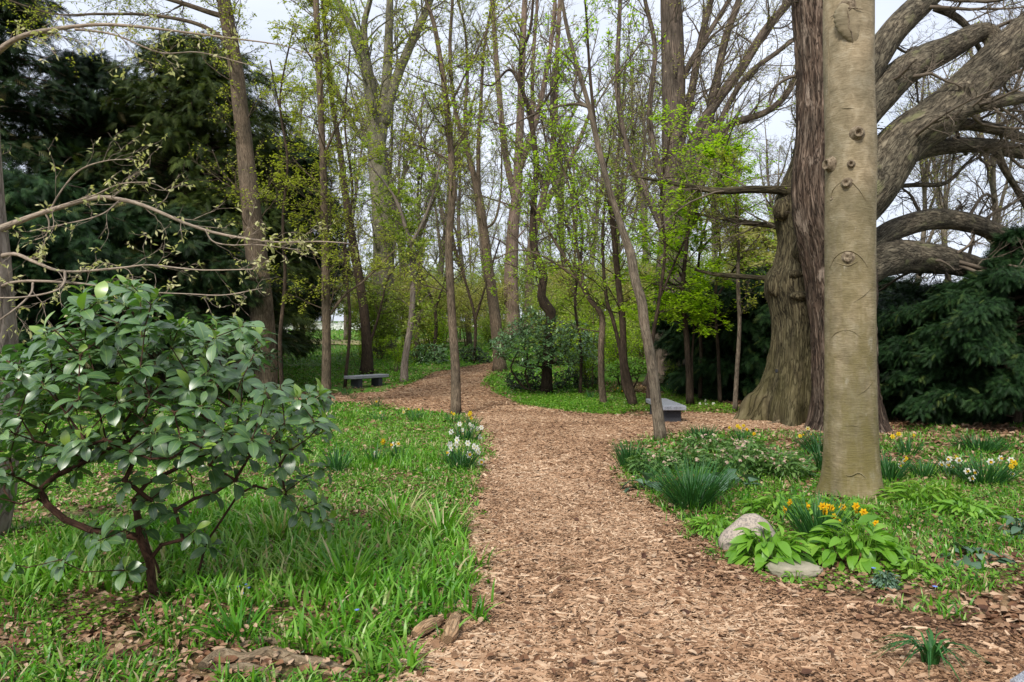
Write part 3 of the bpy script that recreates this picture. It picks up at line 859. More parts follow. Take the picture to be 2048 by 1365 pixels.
def make_tree(name, label, cat, stems, bark, levels=None, leaf=None, leafmat=None, seed=1, group=None, sides=12, twig=None,
              amp=.08, extra=None, root=None, dispf=None, limbnames=None):
    """stems: list of (P,R); first is the trunk. leaf: list of dicts for foliage()"""
    rng = rngf(seed)
    base = np.array(stems[0][0][0]) if root is None else np.array(root)
    t = empty(name, base, label, cat, group)
    def rel(o_mb, nm, mt): return o_mb.build(nm, mt, t, base)
    for i, (P, R) in enumerate(stems):
        mb = MB(); tubes(mb, P, R, sides if i == 0 else max(6, sides - 4), rng.random(), dispf[i] if dispf else bump_disp(amp, 5, seed + i), cap=True)
        rel(mb, 'trunk' if i == 0 else (limbnames[i - 1] if limbnames else 'limb'), M[bark])
    if levels:
        out = levels_grow(rng, [s[0] for s in stems], [s[1] for s in stems], levels)
        mb = MB()
        for li, (P, R) in enumerate(out):
            tubes(mb, P, R, 6 if R[:, 0].max() > .03 else (4 if li < 2 else 3), rng.random(len(P)))
        if mb.n: rel(mb, 'twigs', M[twig or bark])
        if leaf and out:
            mb = MB()
            for lf_ in leaf:
                src = out[lf_.pop('lv', -1)] if True else None
                foliage(mb, rng, src[0], **lf_)
            if mb.n: rel(mb, 'foliage', M[leafmat])
    return t

TW = lambda a, b, c=2.: [dict(per_m=a, len=(.9, 2.2), ang=48, rf=.42, rmin=.008, up=.06, wig=.16, K=7, t0=.25),
                         dict(n=b, rel=(.3, .6), ang=42, rf=.55, rmin=.005, up=.03, wig=.2, K=5),
                         dict(n=c, rel=(.3, .6), ang=42, rf=.6, rmin=.004, up=.0, wig=.2, K=4)]

# ---- smooth-barked tree on the right, nearest trunk
rng = rngf(101)
YB = 7.2
ed = [(0, 1648, 1746), (150, 1649, 1746), (240, 1651, 1749), (300, 1652, 1751), (450, 1651, 1749), (600, 1651, 1749), (750, 1651, 1751), (850, 1650, 1754), (930, 1650, 1758),
      (965, 1648, 1762), (990, 1643, 1769), (1010, 1636, 1778)]
pts = [((l + r) / 2, y, (r - l) * .955, YB) for y, l, r in ed][::-1]
P, R = traced(pts, YB, None, 0, 5.0, .7, 260)
def beech_disp(th, s, r):
    q = np.stack([np.cos(th) * .9, np.sin(th) * .9, s * .8], -1)
    low = np.exp(-s / .25)
    v = 1 + low * .10 + .035 * (fbm(q, 3) - .5) + low * .16 * np.cos(3 * th + .6) + low * .10 * np.cos(5 * th + 2.)
    q2 = np.stack([np.cos(th) * 5, np.sin(th) * 5, s * 14], -1)
    return v + .006 * (fbm(q2, 3) - .5)
beech = make_tree('smooth_bark_tree', 'smooth pale-barked tree trunk with knots and branch scars, nearest on the right of the path', 'tree',
                  [(P, R)], 'bark_beech', None, None, None, 102, None, 72, dispf=[beech_disp])
bl = np.array(beech.location)
def on_trunk(px, py, out_=0.):
    """point on the camera-facing side of that trunk"""
    z = EYE - (py - CY) / FOC * (YB - .25)
    c = np.array([np.interp(z, P[:, 2], P[:, 0]), np.interp(z, P[:, 2], P[:, 1])]); r = np.interp(z, P[:, 2], R)
    x = (px - CX) / FOC * (YB - .24)
    dx = np.clip((x - c[0]) / r, -.97, .97)
    nrmv = np.array([dx, -math.sqrt(1 - dx * dx), 0.])
    return np.array([c[0], c[1], z]) + nrmv * (r + out_), nrmv
def knot(px, py, rpx, outl, hollow=True):
    p, nv = on_trunk(px, py, -.02); r = rpx * .86 / FOC * 7.0
    t_ = np.linspace(0, 1, 10)
    prof_o = np.array([0, .35, .7, .9, 1, 1.0, .97, .9, .75, .55]) * outl
    prof_r = np.array([1.7, 1.35, 1.12, 1.0, 1.02, .92, .7, .5, .35, .02]) * r
    if hollow: prof_o[7:] = np.array([.75, .5, .35]) * outl
    PP = p[None] + nv[None] * (prof_o[:, None] + .012) ; PP[:, 2] += .0
    mb = MB()
    # rings stacked on the outward axis (built by hand so the profile can fold inwards)
    side = np.cross(nv, [0, 0, 1.]); up = np.array([0, 0, 1.])
    th = np.arange(20) * 2 * pi / 20
    V = []
    for k in range(10):
        rad = prof_r[k] * (1 + .10 * (fbm(np.stack([np.cos(th) * 2 + px, np.sin(th) * 2, th * 0 + k * .3], -1), 3) - .5) * 2)
        V.append(PP[k] + rad[:, None] * (np.cos(th)[:, None] * side + 1.12 * np.sin(th)[:, None] * up))
    V = np.array(V); i = np.arange(200).reshape(10, 20)
    q = np.stack([i[:-1], i[1:], np.roll(i[1:], -1, 1), np.roll(i[:-1], -1, 1)], -1)
    mb.add(V, q, None, .3)
    return mb.build('knot', M['wood_scar'], beech, bl)
for a_ in ((1715, 266, 10, .06, True), (1664, 320, 11, .07, True), (1704, 327, 6, .045, True), (1697, 364, 8, .05, False), (1678, 390, 3.2, .015, False),
           (1699, 514, 9, .03, False), (1695, 660, 3, .01, False)):
    knot(*a_)
def bark_seam(name, pts, w, o=.004, mat='bark_beech'):
    Q_ = [on_trunk(a, b, o)[0] for a, b in pts]
    mb = MB(); S_ = catmull(np.array(Q_), 30)
    rr = w * (np.sin(np.linspace(.05, pi - .05, 30)) ** .6) * (1 + .5 * (fbm(np.stack([S_[:, 0] * 60, S_[:, 2] * 60, S_[:, 1] * 0], -1), 2) - .5))
    tubes(mb, S_, rr, 6, .4, cap=True)
    return mb.build(name, M[mat], beech, bl)
for pts_, w_ in (([(1672, 395), (1680, 372), (1697, 357), (1716, 376), (1733, 402)], .006), ([(1672, 532), (1682, 510), (1699, 500), (1720, 512), (1737, 535)], .006),
                 ([(1682, 522), (1699, 530), (1716, 522)], .006), ([(1674, 680), (1684, 664), (1704, 661), (1722, 676)], .004),
                 ([(1745, 575), (1728, 590), (1708, 605)], .004), ([(1748, 762), (1732, 778), (1716, 790)], .004), ([(1656, 40), (1660, 90), (1662, 150), (1661, 200)], .005),
                 ([(1694, 853), (1706, 851), (1720, 855)], .003), ([(1652, 945), (1672, 938), (1698, 952), (1716, 945), (1735, 962), (1758, 985)], .007), ([(1676, 205), (1700, 214), (1745, 215)], .004)):
    bark_seam('bark_ridge', pts_, w_)
# healed branch scar high on the trunk (tongue shaped)
mb = MB()
sc_pts = [(1694, 4, 13), (1697, 22, 26), (1699, 42, 28), (1701, 60, 22), (1706, 76, 13), (1709, 84, 4)]
Pq = np.array([on_trunk(a, b, -.012)[0] for a, b, c in sc_pts]); Rq = np.array([c for a, b, c in sc_pts]) / FOC * 7 
S_ = catmull(np.column_stack([Pq, Rq]), 24)
th = np.arange(24) * 2 * pi / 24
V = []
for k in range(24):
    p, nv = S_[k, :3], np.array([0.05, -1, 0.]); side = np.array([1., .05, 0])
    w_ = S_[k, 3] * (1 + .06 * math.sin(k * 2.1))
    lobes = 1 - .35 * np.exp(-((np.cos(th)) / .18) ** 2)
    V.append(p + w_ * np.cos(th)[:, None] * side + (.055 * lobes * np.maximum(np.sin(th), -.3) * min(1, S_[k, 3] / .1))[:, None] * nv)
V = np.array(V); i = np.arange(24 * 24).reshape(24, 24)
mb.add(V, np.stack([i[:-1], i[1:], np.roll(i[1:], -1, 1), np.roll(i[:-1], -1, 1)], -1), None, .6, V * np.array([1, 1, 1.]))
mb.build('branch_scar', M['bark_beech'], beech, bl)
knot(1696, 10, 12, .03, True)
bark_seam('scar_seam', [(1697, 18), (1700, 36), (1699, 52), (1704, 68), (1706, 82)], .007, .045, 'wood_scar')
bark_seam('scar_seam', [(1676, 22), (1690, 14), (1706, 16), (1724, 20)], .008, .02, 'wood_scar')

# ---- the two old giants behind it
rng = rngf(111)
sh = [(1692, 868, 138, 12.6), (1692, 820, 128, 12.6), (1690, 740, 124, 12.6), (1686, 650, 124, 12.6), (1680, 560, 130, 12.6), (1668, 480, 134, 12.6), (1656, 420, 130, 12.6),
      (1650, 360, 124, 12.6), (1652, 300, 118, 12.6), (1655, 200, 116, 12.6), (1648, 90, 112, 12.6), (1640, 0, 110, 12.6)]
Pt, Rt = traced(sh, 12.6, rng, 0, 7, .55, 420); Pt, Rt = flare(Pt, Rt, .28, .30, .15)
def limb(pts, n=120, ext=0, tip=.5):
    pts = [(q[0], q[1], q[2] * .92, q[3]) for q in pts]
    return traced(pts, 13, rngf(5), 0, ext, tip, n)
limbs = [limb([(1690, 430, 110, 12.7), (1745, 368, 108, 12.8), (1800, 290, 98, 13), (1870, 238, 92, 13.2), (1950, 165, 88, 13.5), (2048, 75, 84, 13.8), (2200, -60, 70, 14.5), (2500, -300, 30, 16)]),
         limb([(1680, 270, 90, 12.7), (1745, 205, 74, 12.9), (1800, 150, 66, 13.2), (1850, 118, 60, 13.5), (1900, 95, 54, 13.8), (1950, 68, 44, 14.0), (1978, 66, 36, 14.0), (1990, 85, 34, 13.9), (1975, 110, 30, 13.6)]),
         limb([(1700, 400, 60, 12.6), (1775, 330, 48, 12.7), (1840, 262, 40, 12.7), (1900, 232, 34, 12.8), (1960, 212, 30, 13), (2048, 195, 26, 13.2), (2200, 185, 16, 13.8)]),
         limb([(1700, 420, 70, 12.9), (1770, 352, 46, 13.3), (1830, 306, 38, 13.8), (1900, 292, 34, 14.2), (1980, 292, 32, 14.6), (2048, 305, 28, 15), (2250, 330, 15, 16)]),
         limb([(1760, 350, 36, 13.3), (1850, 282, 30, 13.8), (1920, 250, 26, 14.2), (1990, 258, 24, 14.4), (2060, 280, 20, 15), (2250, 330, 9, 16)]),
         limb([(1680, 540, 80, 12.9), (1750, 482, 46, 13.2), (1800, 455, 46, 13.6), (1870, 438, 44, 14), (1940, 446, 42, 14.4), (2000, 468, 36, 14.8), (2060, 492, 30, 15.2), (2250, 560, 14, 16.5)]),
         limb([(1680, 560, 100, 12.9), (1750, 522, 84, 13.2), (1800, 514, 74, 13.6), (1870, 518, 62, 14), (1930, 530, 52, 14.6), (1990, 545, 40, 15.4), (2100, 560, 20, 16.5)]),
         limb([(1690, 230, 60, 12.8), (1750, 120, 56, 13), (1790, 60, 54, 13.2), (1850, 0, 50, 13.5), (1950, -90, 40, 14), (2100, -250, 18, 15)]),
         limb([(1870, 15, 16, 14.4), (1905, 30, 16, 14.4), (1935, 55, 14, 14.4), (1960, 100, 9, 14.6), (1990, 150, 5, 14.8)]),
         limb([(1990, 295, 18, 14.6), (2010, 340, 15, 14.6), (2040, 390, 12, 14.8), (2080, 470, 8, 15)]),
         limb([(1750, 375, 10, 13.4), (1830, 370, 10, 13.8), (1890, 366, 9, 14), (1930, 330, 6, 14.2), (1960, 300, 4, 14.3)])]
old_levels = [dict(per_m=1.9, len=(.9, 3.0), ang=55, rf=.28, rmin=.012, rmax=.045, up=.02, wig=.22, K=9, t0=.22, zmin=2.8),
              dict(n=7, rel=(.3, .65), ang=48, rf=.5, rmin=.005, up=.0, wig=.26, K=6),
              dict(n=7, rel=(.3, .65), ang=45, rf=.6, rmin=.0035, up=.0, wig=.28, K=5),
              dict(n=3, rel=(.3, .6), ang=42, rf=.7, rmin=.003, up=.0, wig=.25, K=4)]
sh_d = lambda th, s, r: 1 + .13 * (fbm(np.stack([np.cos(th) * 1.6, np.sin(th) * 1.6, s * .7], -1), 3) - .5) * 2 \
    + .075 * (np.floor(fbm(np.stack([np.cos(th) * 7, np.sin(th) * 7, s * 1.7], -1), 3) * 7) / 7 + .35 * fbm(np.stack([np.cos(th) * 22, np.sin(th) * 22, s * 5], -1), 2) - .7) * 1.6 \
    + .12 * np.exp(-s / .3) * np.cos(5 * th)
lim_d = bump_disp(.09, 3.2, 7, .02, 9.)
giant = make_tree('old_shaggy_tree', 'huge old tree with shaggy peeling reddish bark and thick arching limbs behind the smooth trunk', 'tree',
                  [(Pt, Rt)] + limbs, 'bark_shaggy', old_levels, None, None, 112, None, 110, 'twig', dispf=[sh_d] + [lim_d] * len(limbs))
for c in kids(giant):
    if c.name.startswith('limb'):
        c.data.materials[0] = M['bark_limb']
# branch collar on the thick limb
mb = MB(); pc = ray(1926, 196, 12.95); th = np.arange(24) * 2 * pi / 24
V = []
for rr_, oo in ((.25, .16), (.26, .02), (.22, -.03), (.19, -.015), (.1, .0), (.005, .0)):
    V.append(pc + np.stack([np.cos(th) * rr_ * .62 + .1 * np.sin(th) * rr_, th * 0 + oo, np.sin(th) * rr_], -1))
V = np.array(V); i = np.arange(6 * 24).reshape(6, 24)
mb.add(V, np.stack([i[:-1], np.roll(i[:-1], -1, 1), np.roll(i[1:], -1, 1), i[1:]], -1), None, .3, V)
mb.build('knot', M['bark_limb'], giant, np.array(giant.location))

rng = rngf(121)
YF = 14.0
fe = [(838, 1508, 1690), (815, 1516, 1680), (790, 1528, 1672), (760, 1538, 1664), (720, 1545, 1658), (680, 1548, 1656), (640, 1548, 1656), (610, 1543, 1656), (585, 1538, 1658), (562, 1538, 1656), (540, 1548, 1652), (500, 1558, 1650),
      (470, 1559, 1650), (445, 1555, 1652), (420, 1553, 1654), (400, 1557, 1655), (375, 1567, 1660), (345, 1579, 1664), (310, 1589, 1668), (260, 1596, 1670), (200, 1602, 1672)]
Pf, Rf = traced([((l + r) / 2, y, r - l, YF) for y, l, r in fe], YF, None, 0, 0, 1, 420)
def fur_d(th, s, r):
    low = np.exp(-s / .55)
    v = 1 + low * (.30 * np.cos(6 * th + .5) + .16 * np.cos(11 * th + 1.)) + .06 * np.exp(-s / 2.) * np.cos(4 * th)
    v = v + .09 * (fbm(np.stack([np.cos(th) * 2.2 + 3, np.sin(th) * 2.2, s * 1.1], -1), 3) - .5) * 2
    rd = 1 - np.abs(2 * fbm(np.stack([np.cos(th) * 9, np.sin(th) * 9, s * 1.3 + .3 * np.sin(3 * th)], -1), 3) - 1) * 2
    return v + .045 * rd
lev = [dict(per_m=4.5, len=(.8, 2.4), ang=50, rf=.3, rmin=.01, rmax=.03, up=.03, wig=.22, K=8, t0=.25, zmin=3.1),
       dict(n=8, rel=(.3, .6), ang=45, rf=.5, rmin=.006, up=.02, wig=.22, K=5), dict(n=6, rel=(.3, .6), ang=42, rf=.6, rmin=.0045, wig=.22, K=4)]
fl = [limb([(1600, 385, 40, 13.8), (1556, 380, 20, 13.8), (1500, 379, 17, 13.8), (1440, 382, 14, 14), (1395, 376, 12, 14.4), (1340, 366, 8, 14.8), (1260, 350, 4, 15)]),
      limb([(1600, 560, 40, 14), (1530, 556, 12, 14.3), (1470, 552, 11, 14.6), (1430, 548, 8, 15), (1390, 540, 5, 15.4)]),
      limb([(1600, 460, 40, 14), (1555, 452, 16, 14.2), (1490, 445, 12, 14.6), (1440, 436, 8, 15), (1380, 425, 5, 15.4)])]
furrow = make_tree('furrowed_old_tree', 'thick old tree with furrowed mossy bark, knobs and flared root base left of shaggy trunk', 'tree',
                   [(Pf, Rf)] + fl, 'bark_furrow', lev, [dict(lv=2, per=1.2, size=(.04, .07), flat=.6, jit=.02)], 'leaf_olive', 122, None, 120, 'twig', dispf=[fur_d] + [lim_d] * 3)
fb = np.array(furrow.location)
def burl(px, py, r, Y, ex, sq=(1, 1, 1)):
    mb = MB(); c = ray(px, py, Y)
    u = np.linspace(0, pi, 18); v = np.linspace(0, 2 * pi, 25)[:-1]
    U_, V_ = np.meshgrid(u, v, indexing='ij')
    n_ = np.stack([np.sin(U_) * np.cos(V_), np.sin(U_) * np.sin(V_), np.cos(U_)], -1)
    rr_ = r * (1 + .35 * (fbm(n_ * 1.6 + px, 4) - .5))
    W_ = c + n_ * rr_[..., None] * np.array(sq)
    i = np.arange(18 * 24).reshape(18, 24)
    mb.add(W_, np.stack([i[:-1], i[1:], np.roll(i[1:], -1, 1), np.roll(i[:-1], -1, 1)], -1), None, .4, n_ * r)
    return mb.build('burl', M['bark_furrow'], furrow, fb)
burl(1552, 568, .22, 13.85, 0, (.8, .9, 1.35)); burl(1566, 418, .20, 13.8, 0, (.9, 1, 1.15)); burl(1606, 592, .17, 13.45, 0, (1.5, .7, .6)); burl(1596, 548, .15, 13.5, 0, (1.2, .7, .6)); burl(1606, 500, .2, 13.55, 0, (1, .7, 1.4))
for (x1_, x2_, y1_, y2_, s1, s2) in ((1530, 1500, 824, 834, 36, 8), (1560, 1548, 826, 846, 34, 10), (1600, 1606, 828, 850, 34, 10)):
    pass

# surface roots by the old tree
for i, pts_ in enumerate(([(1545, 842, 10), (1510, 838, 7), (1480, 832, 6), (1450, 826, 4)], [(1560, 848, 9), (1530, 840, 6), (1495, 838, 5), (1465, 836, 3)], [(1590, 852, 8), (1565, 846, 6), (1540, 850, 4), (1515, 846, 3)])):
    Pg = np.array([gpt(a, b) + [0, 0, .01] for a, b, c in pts_]); Rg = np.array([c / FOC * 14 * .6 for a, b, c in pts_])
    S_ = catmull(np.column_stack([Pg, Rg]), 40); S_[:, 2] += .02 * np.sin(np.linspace(0, 9, 40) + i)
    mb = MB(); tubes(mb, S_[:, :3], S_[:, 3], 8, .5, bump_disp(.2, 8, i), cap=True)
    mb.build('root', M['root'], furrow, fb)

# ---- named trunks of the grove
def rr(seed): return rngf(seed)
def grove(name, label, pts_list, Y, bark, seed, ext=4., lv=None, leaf=None, leafmat=None, sides=12, fl_=.25, cat='tree', twig=None, group=None, amp=.08, wander=.12):
    stems = []
    r_ = rr(seed)
    for i, pts in enumerate(pts_list):
        e = ext if (pts[-1][1] <= 30) else 0
        P, R = traced(pts, Y, r_, wander if i == 0 else .0, e, .45, 60)
        if i == 0:
            P[:, 2] += 0; P, R = flare(P, R, fl_, .18, .08)
            main = (P, R)
        else:
            # seat the limb on the trunk: shift it so its foot lies inside the trunk at that height
            k = np.argmin(np.linalg.norm((main[0] - P[0])[:, [0, 2]], axis=1)); dy = main[0][k, 1] - P[0, 1]
            sc_ = (P[:, 1] + dy) / P[:, 1]
            P = np.stack([P[:, 0] * sc_, P[:, 1] + dy, EYE + (P[:, 2] - EYE) * sc_], -1)
        stems.append((P, R))
    return make_tree(name, label, cat, stems, bark, lv, leaf, leafmat, seed, group, sides, twig, amp)

def LV(pm=2.2, ln=(.8, 2.0), z=2.2, n1=8, n2_=6, ang=50, up=.05, rm=.016):
    return [dict(per_m=pm * 1.6, len=ln, ang=ang, rf=.35, rmin=.008, rmax=rm, up=up, wig=.17, K=7, t0=.15, zmin=z, fall=.3),
            dict(n=n1, rel=(.3, .6), ang=45, rf=.55, rmin=.005, up=.02, wig=.2, K=5), dict(n=n2_, rel=(.3, .6), ang=42, rf=.6, rmin=.004, wig=.2, K=4)]
def LF(per, s=(.05, .085), lv=2, **k):
    d = dict(lv=lv, per=per * 1.15, size=s, flat=.55, jit=.03); d.update(k); return [d]

grove('tall_tree', 'tall straight brown trunk rising behind the big glossy shrub, leaning a little left', [[(530, 800, 50), (529, 720, 48), (522, 600, 44), (506, 450, 38), (490, 300, 32), (472, 140, 28), (456, 50, 27), (448, 0, 26)],
      [(466, 38, 12), (420, 25, 10), (370, 8, 9), (310, -10, 7)], [(470, 95, 10), (400, 50, 8), (300, 30, 6), (200, 28, 5), (110, 28, 3)]],
      18.5, 'bark_brown', 201, 5, LV(1.6, (.9, 2.2), 3.4), LF(2.0), 'leaf_olive', 16, .15)
grove('slender_tree', 'slender straight brown trunk just left of the stone bench beyond the lawn', [[(652, 812, 20), (653, 700, 18), (652, 600, 17), (648, 400, 14), (641, 200, 13), (632, 0, 12)], [(652, 640, 6), (690, 590, 5), (730, 560, 4), (790, 500, 2)],
      [(645, 320, 7), (670, 260, 5), (700, 215, 4)]],
      17.3, 'bark_brown', 202, 4, LV(2.6, (.8, 2.0), 2.0), LF(2.6), 'leaf_olive', 12, .2)
grove('dark_tree', 'dark upright trunk directly behind the left stone bench', [[(733, 748, 27), (734, 700, 22), (728, 620, 19), (712, 520, 18), (695, 420, 15), (680, 300, 12), (664, 200, 10), (650, 60, 8), (645, 0, 7)], [(735, 700, 7), (755, 640, 5), (775, 560, 4), (800, 520, 2)]],
      26, 'bark_dark', 203, 3, LV(2.0, (1., 2.6), 2.2), LF(3.2, (.05, .09)), 'leaf_soft', 12, .25)
grove('forked_tree', 'thin grey tree forking into two curved stems right of the left stone bench', [[(808, 764, 17), (810, 720, 14), (822, 640, 12), (826, 560, 11), (820, 490, 10), (800, 420, 7), (780, 380, 5), (740, 330, 3)], [(821, 490, 8), (848, 440, 6), (868, 380, 5), (885, 300, 3)]],
      23.8, 'bark_pale', 204, 3, LV(2.2, (.8, 2.0), 1.6), LF(2.5, (.09, .15)), 'leaf_soft', 12, .25)
grove('slender_tree', 'single slender trunk standing by the path edge above the white daffodils', [[(912, 832, 21), (911, 740, 19), (905, 650, 17), (900, 560, 17), (898, 480, 16), (905, 380, 15), (900, 280, 13), (890, 180, 12), (876, 90, 10), (866, 40, 9), (852, 0, 8)],
      [(898, 215, 5), (930, 150, 4), (985, 40, 3)], [(898, 320, 4), (860, 300, 3), (800, 280, 2)]],
      14.9, 'bark_brown', 205, 4, LV(2.2, (.7, 1.8), 2.6), LF(1.6), 'leaf_olive', 12, .15)
grove('forked_tree', 'leaning grey-brown trunk at the path bend that splits into several tall stems', [[(1000, 744, 29), (996, 690, 24), (986, 600, 22), (976, 530, 20), (968, 460, 17), (957, 390, 15), (944, 337, 12), (924, 270, 9), (908, 205, 8), (900, 100, 7), (905, 0, 6)],
      [(957, 385, 10), (957, 278, 8), (961, 220, 7), (968, 100, 6), (985, 0, 5)], [(944, 337, 8), (930, 250, 7), (935, 150, 6), (930, 60, 5), (915, 0, 4)], [(966, 460, 6), (990, 440, 5), (1002, 380, 4), (1003, 300, 3), (1002, 200, 2)]],
      27.5, 'bark_brown', 206, 5, LV(1.7, (1., 2.6), 3.), LF(1.4, (.05, .08)), 'leaf_olive', 14, .2, wander=.05)
grove('crooked_tree', 'dark crooked trunk with two sharp kinks rising out of the mid-distance glossy shrub', [[(1093, 786, 24), (1094, 730, 20), (1097, 670, 19), (1102, 638, 20), (1101, 622, 22), (1088, 606, 22), (1082, 585, 17), (1088, 560, 16), (1084, 535, 17), (1070, 505, 16), (1066, 460, 14), (1068, 400, 13), (1073, 330, 12), (1066, 270, 11), (1060, 225, 10), (1045, 180, 8), (1040, 120, 7), (1060, 60, 6), (1066, 0, 5)],
      [(1061, 235, 7), (1085, 210, 5), (1120, 150, 4)], [(1048, 190, 5), (1020, 140, 5), (985, 170, 4), (955, 165, 2)]],
      20.8, 'bark_dark', 207, 4, LV(1.8, (.8, 2.0), 2.4, 6, 5), LF(.9, (.055, .09)), 'leaf_lime', 14, .2, wander=.03)
grove('young_tree', 'bent slender trunk with a right-angle elbow in the middle bed beside the pale shrub', [[(1208, 814, 15), (1203, 760, 13), (1202, 700, 12), (1205, 640, 12), (1196, 618, 12), (1178, 596, 10), (1155, 555, 8), (1120, 500, 6), (1090, 450, 5), (1060, 400, 3)], [(1170, 580, 7), (1150, 470, 5), (1140, 380, 4), (1110, 300, 3)], [(1160, 562, 6), (1100, 520, 4), (1040, 500, 3), (985, 520, 2)]],
      17.2, 'bark_brown', 208, 3, LV(2.4, (.7, 1.8), 1.8, 6, 5), LF(2.2, (.05, .085)), 'leaf_lime', 12, .15)
grove('young_tree', 'dark pair of leaning stems sharing one foot just left of the right stone bench', [[(1268, 818, 19), (1258, 770, 17), (1248, 720, 14), (1245, 640, 13), (1236, 560, 12), (1226, 450, 11), (1212, 350, 9), (1192, 260, 7), (1180, 150, 6), (1170, 0, 4)], [(1266, 812, 14), (1248, 770, 9), (1240, 700, 8), (1226, 640, 8), (1212, 590, 7), (1205, 480, 6), (1212, 380, 4)]],
      16.6, 'bark_dark', 209, 4, LV(1.8, (.8, 1.8), 2.2, 6, 5), LF(1.5, (.05, .085)), 'leaf_lime', 12, .15)
grove('leaning_tree', 'grey leaning trunk in front of the right stone bench, foot in the flower bed', [[(1322, 884, 27), (1318, 850, 23), (1312, 800, 22), (1302, 720, 21), (1289, 650, 20), (1283, 600, 20), (1270, 560, 19), (1262, 510, 20), (1248, 470, 15), (1232, 420, 13), (1213, 360, 12), (1196, 290, 12), (1180, 220, 10), (1163, 160, 9), (1137, 70, 8), (1124, 0, 7)],
      [(1178, 214, 7), (1150, 208, 6), (1110, 214, 5), (1070, 228, 4), (1030, 246, 3), (980, 262, 2)], [(1178, 216, 7), (1150, 190, 5), (1148, 130, 4), (1080, 70, 3)], [(1190, 215, 4), (1230, 150, 3), (1280, 90, 3)]],
      11.3, 'bark_grey', 210, 3.5, LV(2.0, (.6, 1.7), 3.0, 6, 5, rm=.010), LF(1.3, (.045, .075)), 'leaf_lime', 14, .12, wander=.05)
grove('young_tree', 'thin single stem standing before the dark hedge left of the furrowed tree', [[(1470, 815, 10), (1474, 740, 9), (1479, 650, 8), (1476, 560, 8), (1477, 480, 6), (1472, 420, 4), (1468, 330, 3)]],
      15.5, 'bark_grey', 211, 0, LV(3., (.5, 1.3), 2.0), LF(1.6, (.05, .085)), 'leaf_olive', 8, .1)
grove('young_tree', 'nearly black twin stems right of the right stone bench, against the dark hedge', [[(1380, 800, 15), (1377, 740, 12), (1372, 660, 11), (1366, 580, 9), (1372, 500, 8), (1380, 420, 5), (1390, 330, 3)], [(1384, 796, 8), (1384, 720, 5), (1388, 640, 4), (1378, 580, 3)]],
      16.6, 'bark_dark', 212, 0, LV(4., (.7, 1.9), 1.9, ang=65, up=.0), LF(6., (.07, .12), droop=.1, flat=.8), 'leaf_lime', 10, .15)
grove('great_tree', 'massive tall grey trunk in the middle distance with many steep ascending limbs', [[(1338, 775, 96), (1338, 730, 78), (1338, 640, 66), (1342, 520, 56), (1346, 400, 50), (1348, 250, 47), (1346, 120, 45), (1342, 0, 42)],
      [(1358, 390, 26), (1385, 290, 23), (1425, 215, 21), (1480, 140, 19), (1530, 62, 17), (1590, -10, 15), (1660, -100, 10)], [(1360, 420, 24), (1405, 300, 20), (1428, 190, 17), (1450, 80, 15), (1478, 0, 13)],
      [(1370, 470, 20), (1425, 300, 16), (1460, 250, 14), (1530, 225, 13), (1575, 185, 12), (1610, 110, 9)], [(1352, 180, 15), (1390, 110, 12), (1440, 30, 9), (1470, -20, 8)], [(1352, 330, 18), (1380, 200, 16), (1400, 90, 14), (1425, -10, 12)],
      [(1335, 480, 16), (1290, 380, 13), (1255, 300, 11), (1235, 180, 10), (1240, 0, 8)], [(1340, 420, 14), (1300, 250, 12), (1310, 100, 9), (1290, 0, 8)], [(1400, 330, 14), (1480, 170, 11), (1560, 100, 9), (1640, 40, 7)]],
      23, 'bark_great', 213, 6, [dict(per_m=2.7, len=(1.0, 3.6), ang=42, rf=.3, rmin=.012, rmax=.035, up=.06, wig=.16, K=8, t0=.1, zmin=4.2),
      dict(n=7, rel=(.3, .65), ang=44, rf=.5, rmin=.007, up=.03, wig=.22, K=5), dict(n=6, rel=(.3, .6), ang=42, rf=.6, rmin=.005, wig=.22, K=4)], LF(.8, (.05, .08)), 'leaf_bud', 24, .3, twig='twig', wander=.0)
grove('far_wide_tree', 'wide pale lichen-green trunk dividing into three heavy limbs, high behind the left bench', [[(770, 700, 46), (768, 600, 42), (765, 450, 40), (757, 350, 37), (748, 250, 31), (738, 160, 25), (722, 110, 22), (705, 60, 19), (680, 10, 16), (650, -60, 12)], [(757, 300, 27), (770, 200, 22), (776, 110, 18), (780, 0, 14), (785, -120, 10)], [(768, 250, 24), (785, 180, 20), (812, 110, 18), (840, 50, 16), (860, 0, 14), (890, -90, 10)],
      [(745, 300, 12), (700, 240, 10), (660, 150, 8), (640, 100, 6)], [(740, 160, 16), (728, 60, 13), (740, 0, 10)]],
      36, 'bark_olive', 214, 5, [dict(per_m=1.7, len=(1.5, 4.2), ang=45, rf=.3, rmin=.02, rmax=.06, up=.05, wig=.15, K=7, t0=.1, zmin=4.5),
      dict(n=6, rel=(.3, .6), ang=42, rf=.5, rmin=.012, up=.03, wig=.2, K=5), dict(n=4, rel=(.3, .6), ang=42, rf=.6, rmin=.009, wig=.2, K=4)], LF(1.6, (.09, .15)), 'leaf_olive', 20, .2, wander=.0)
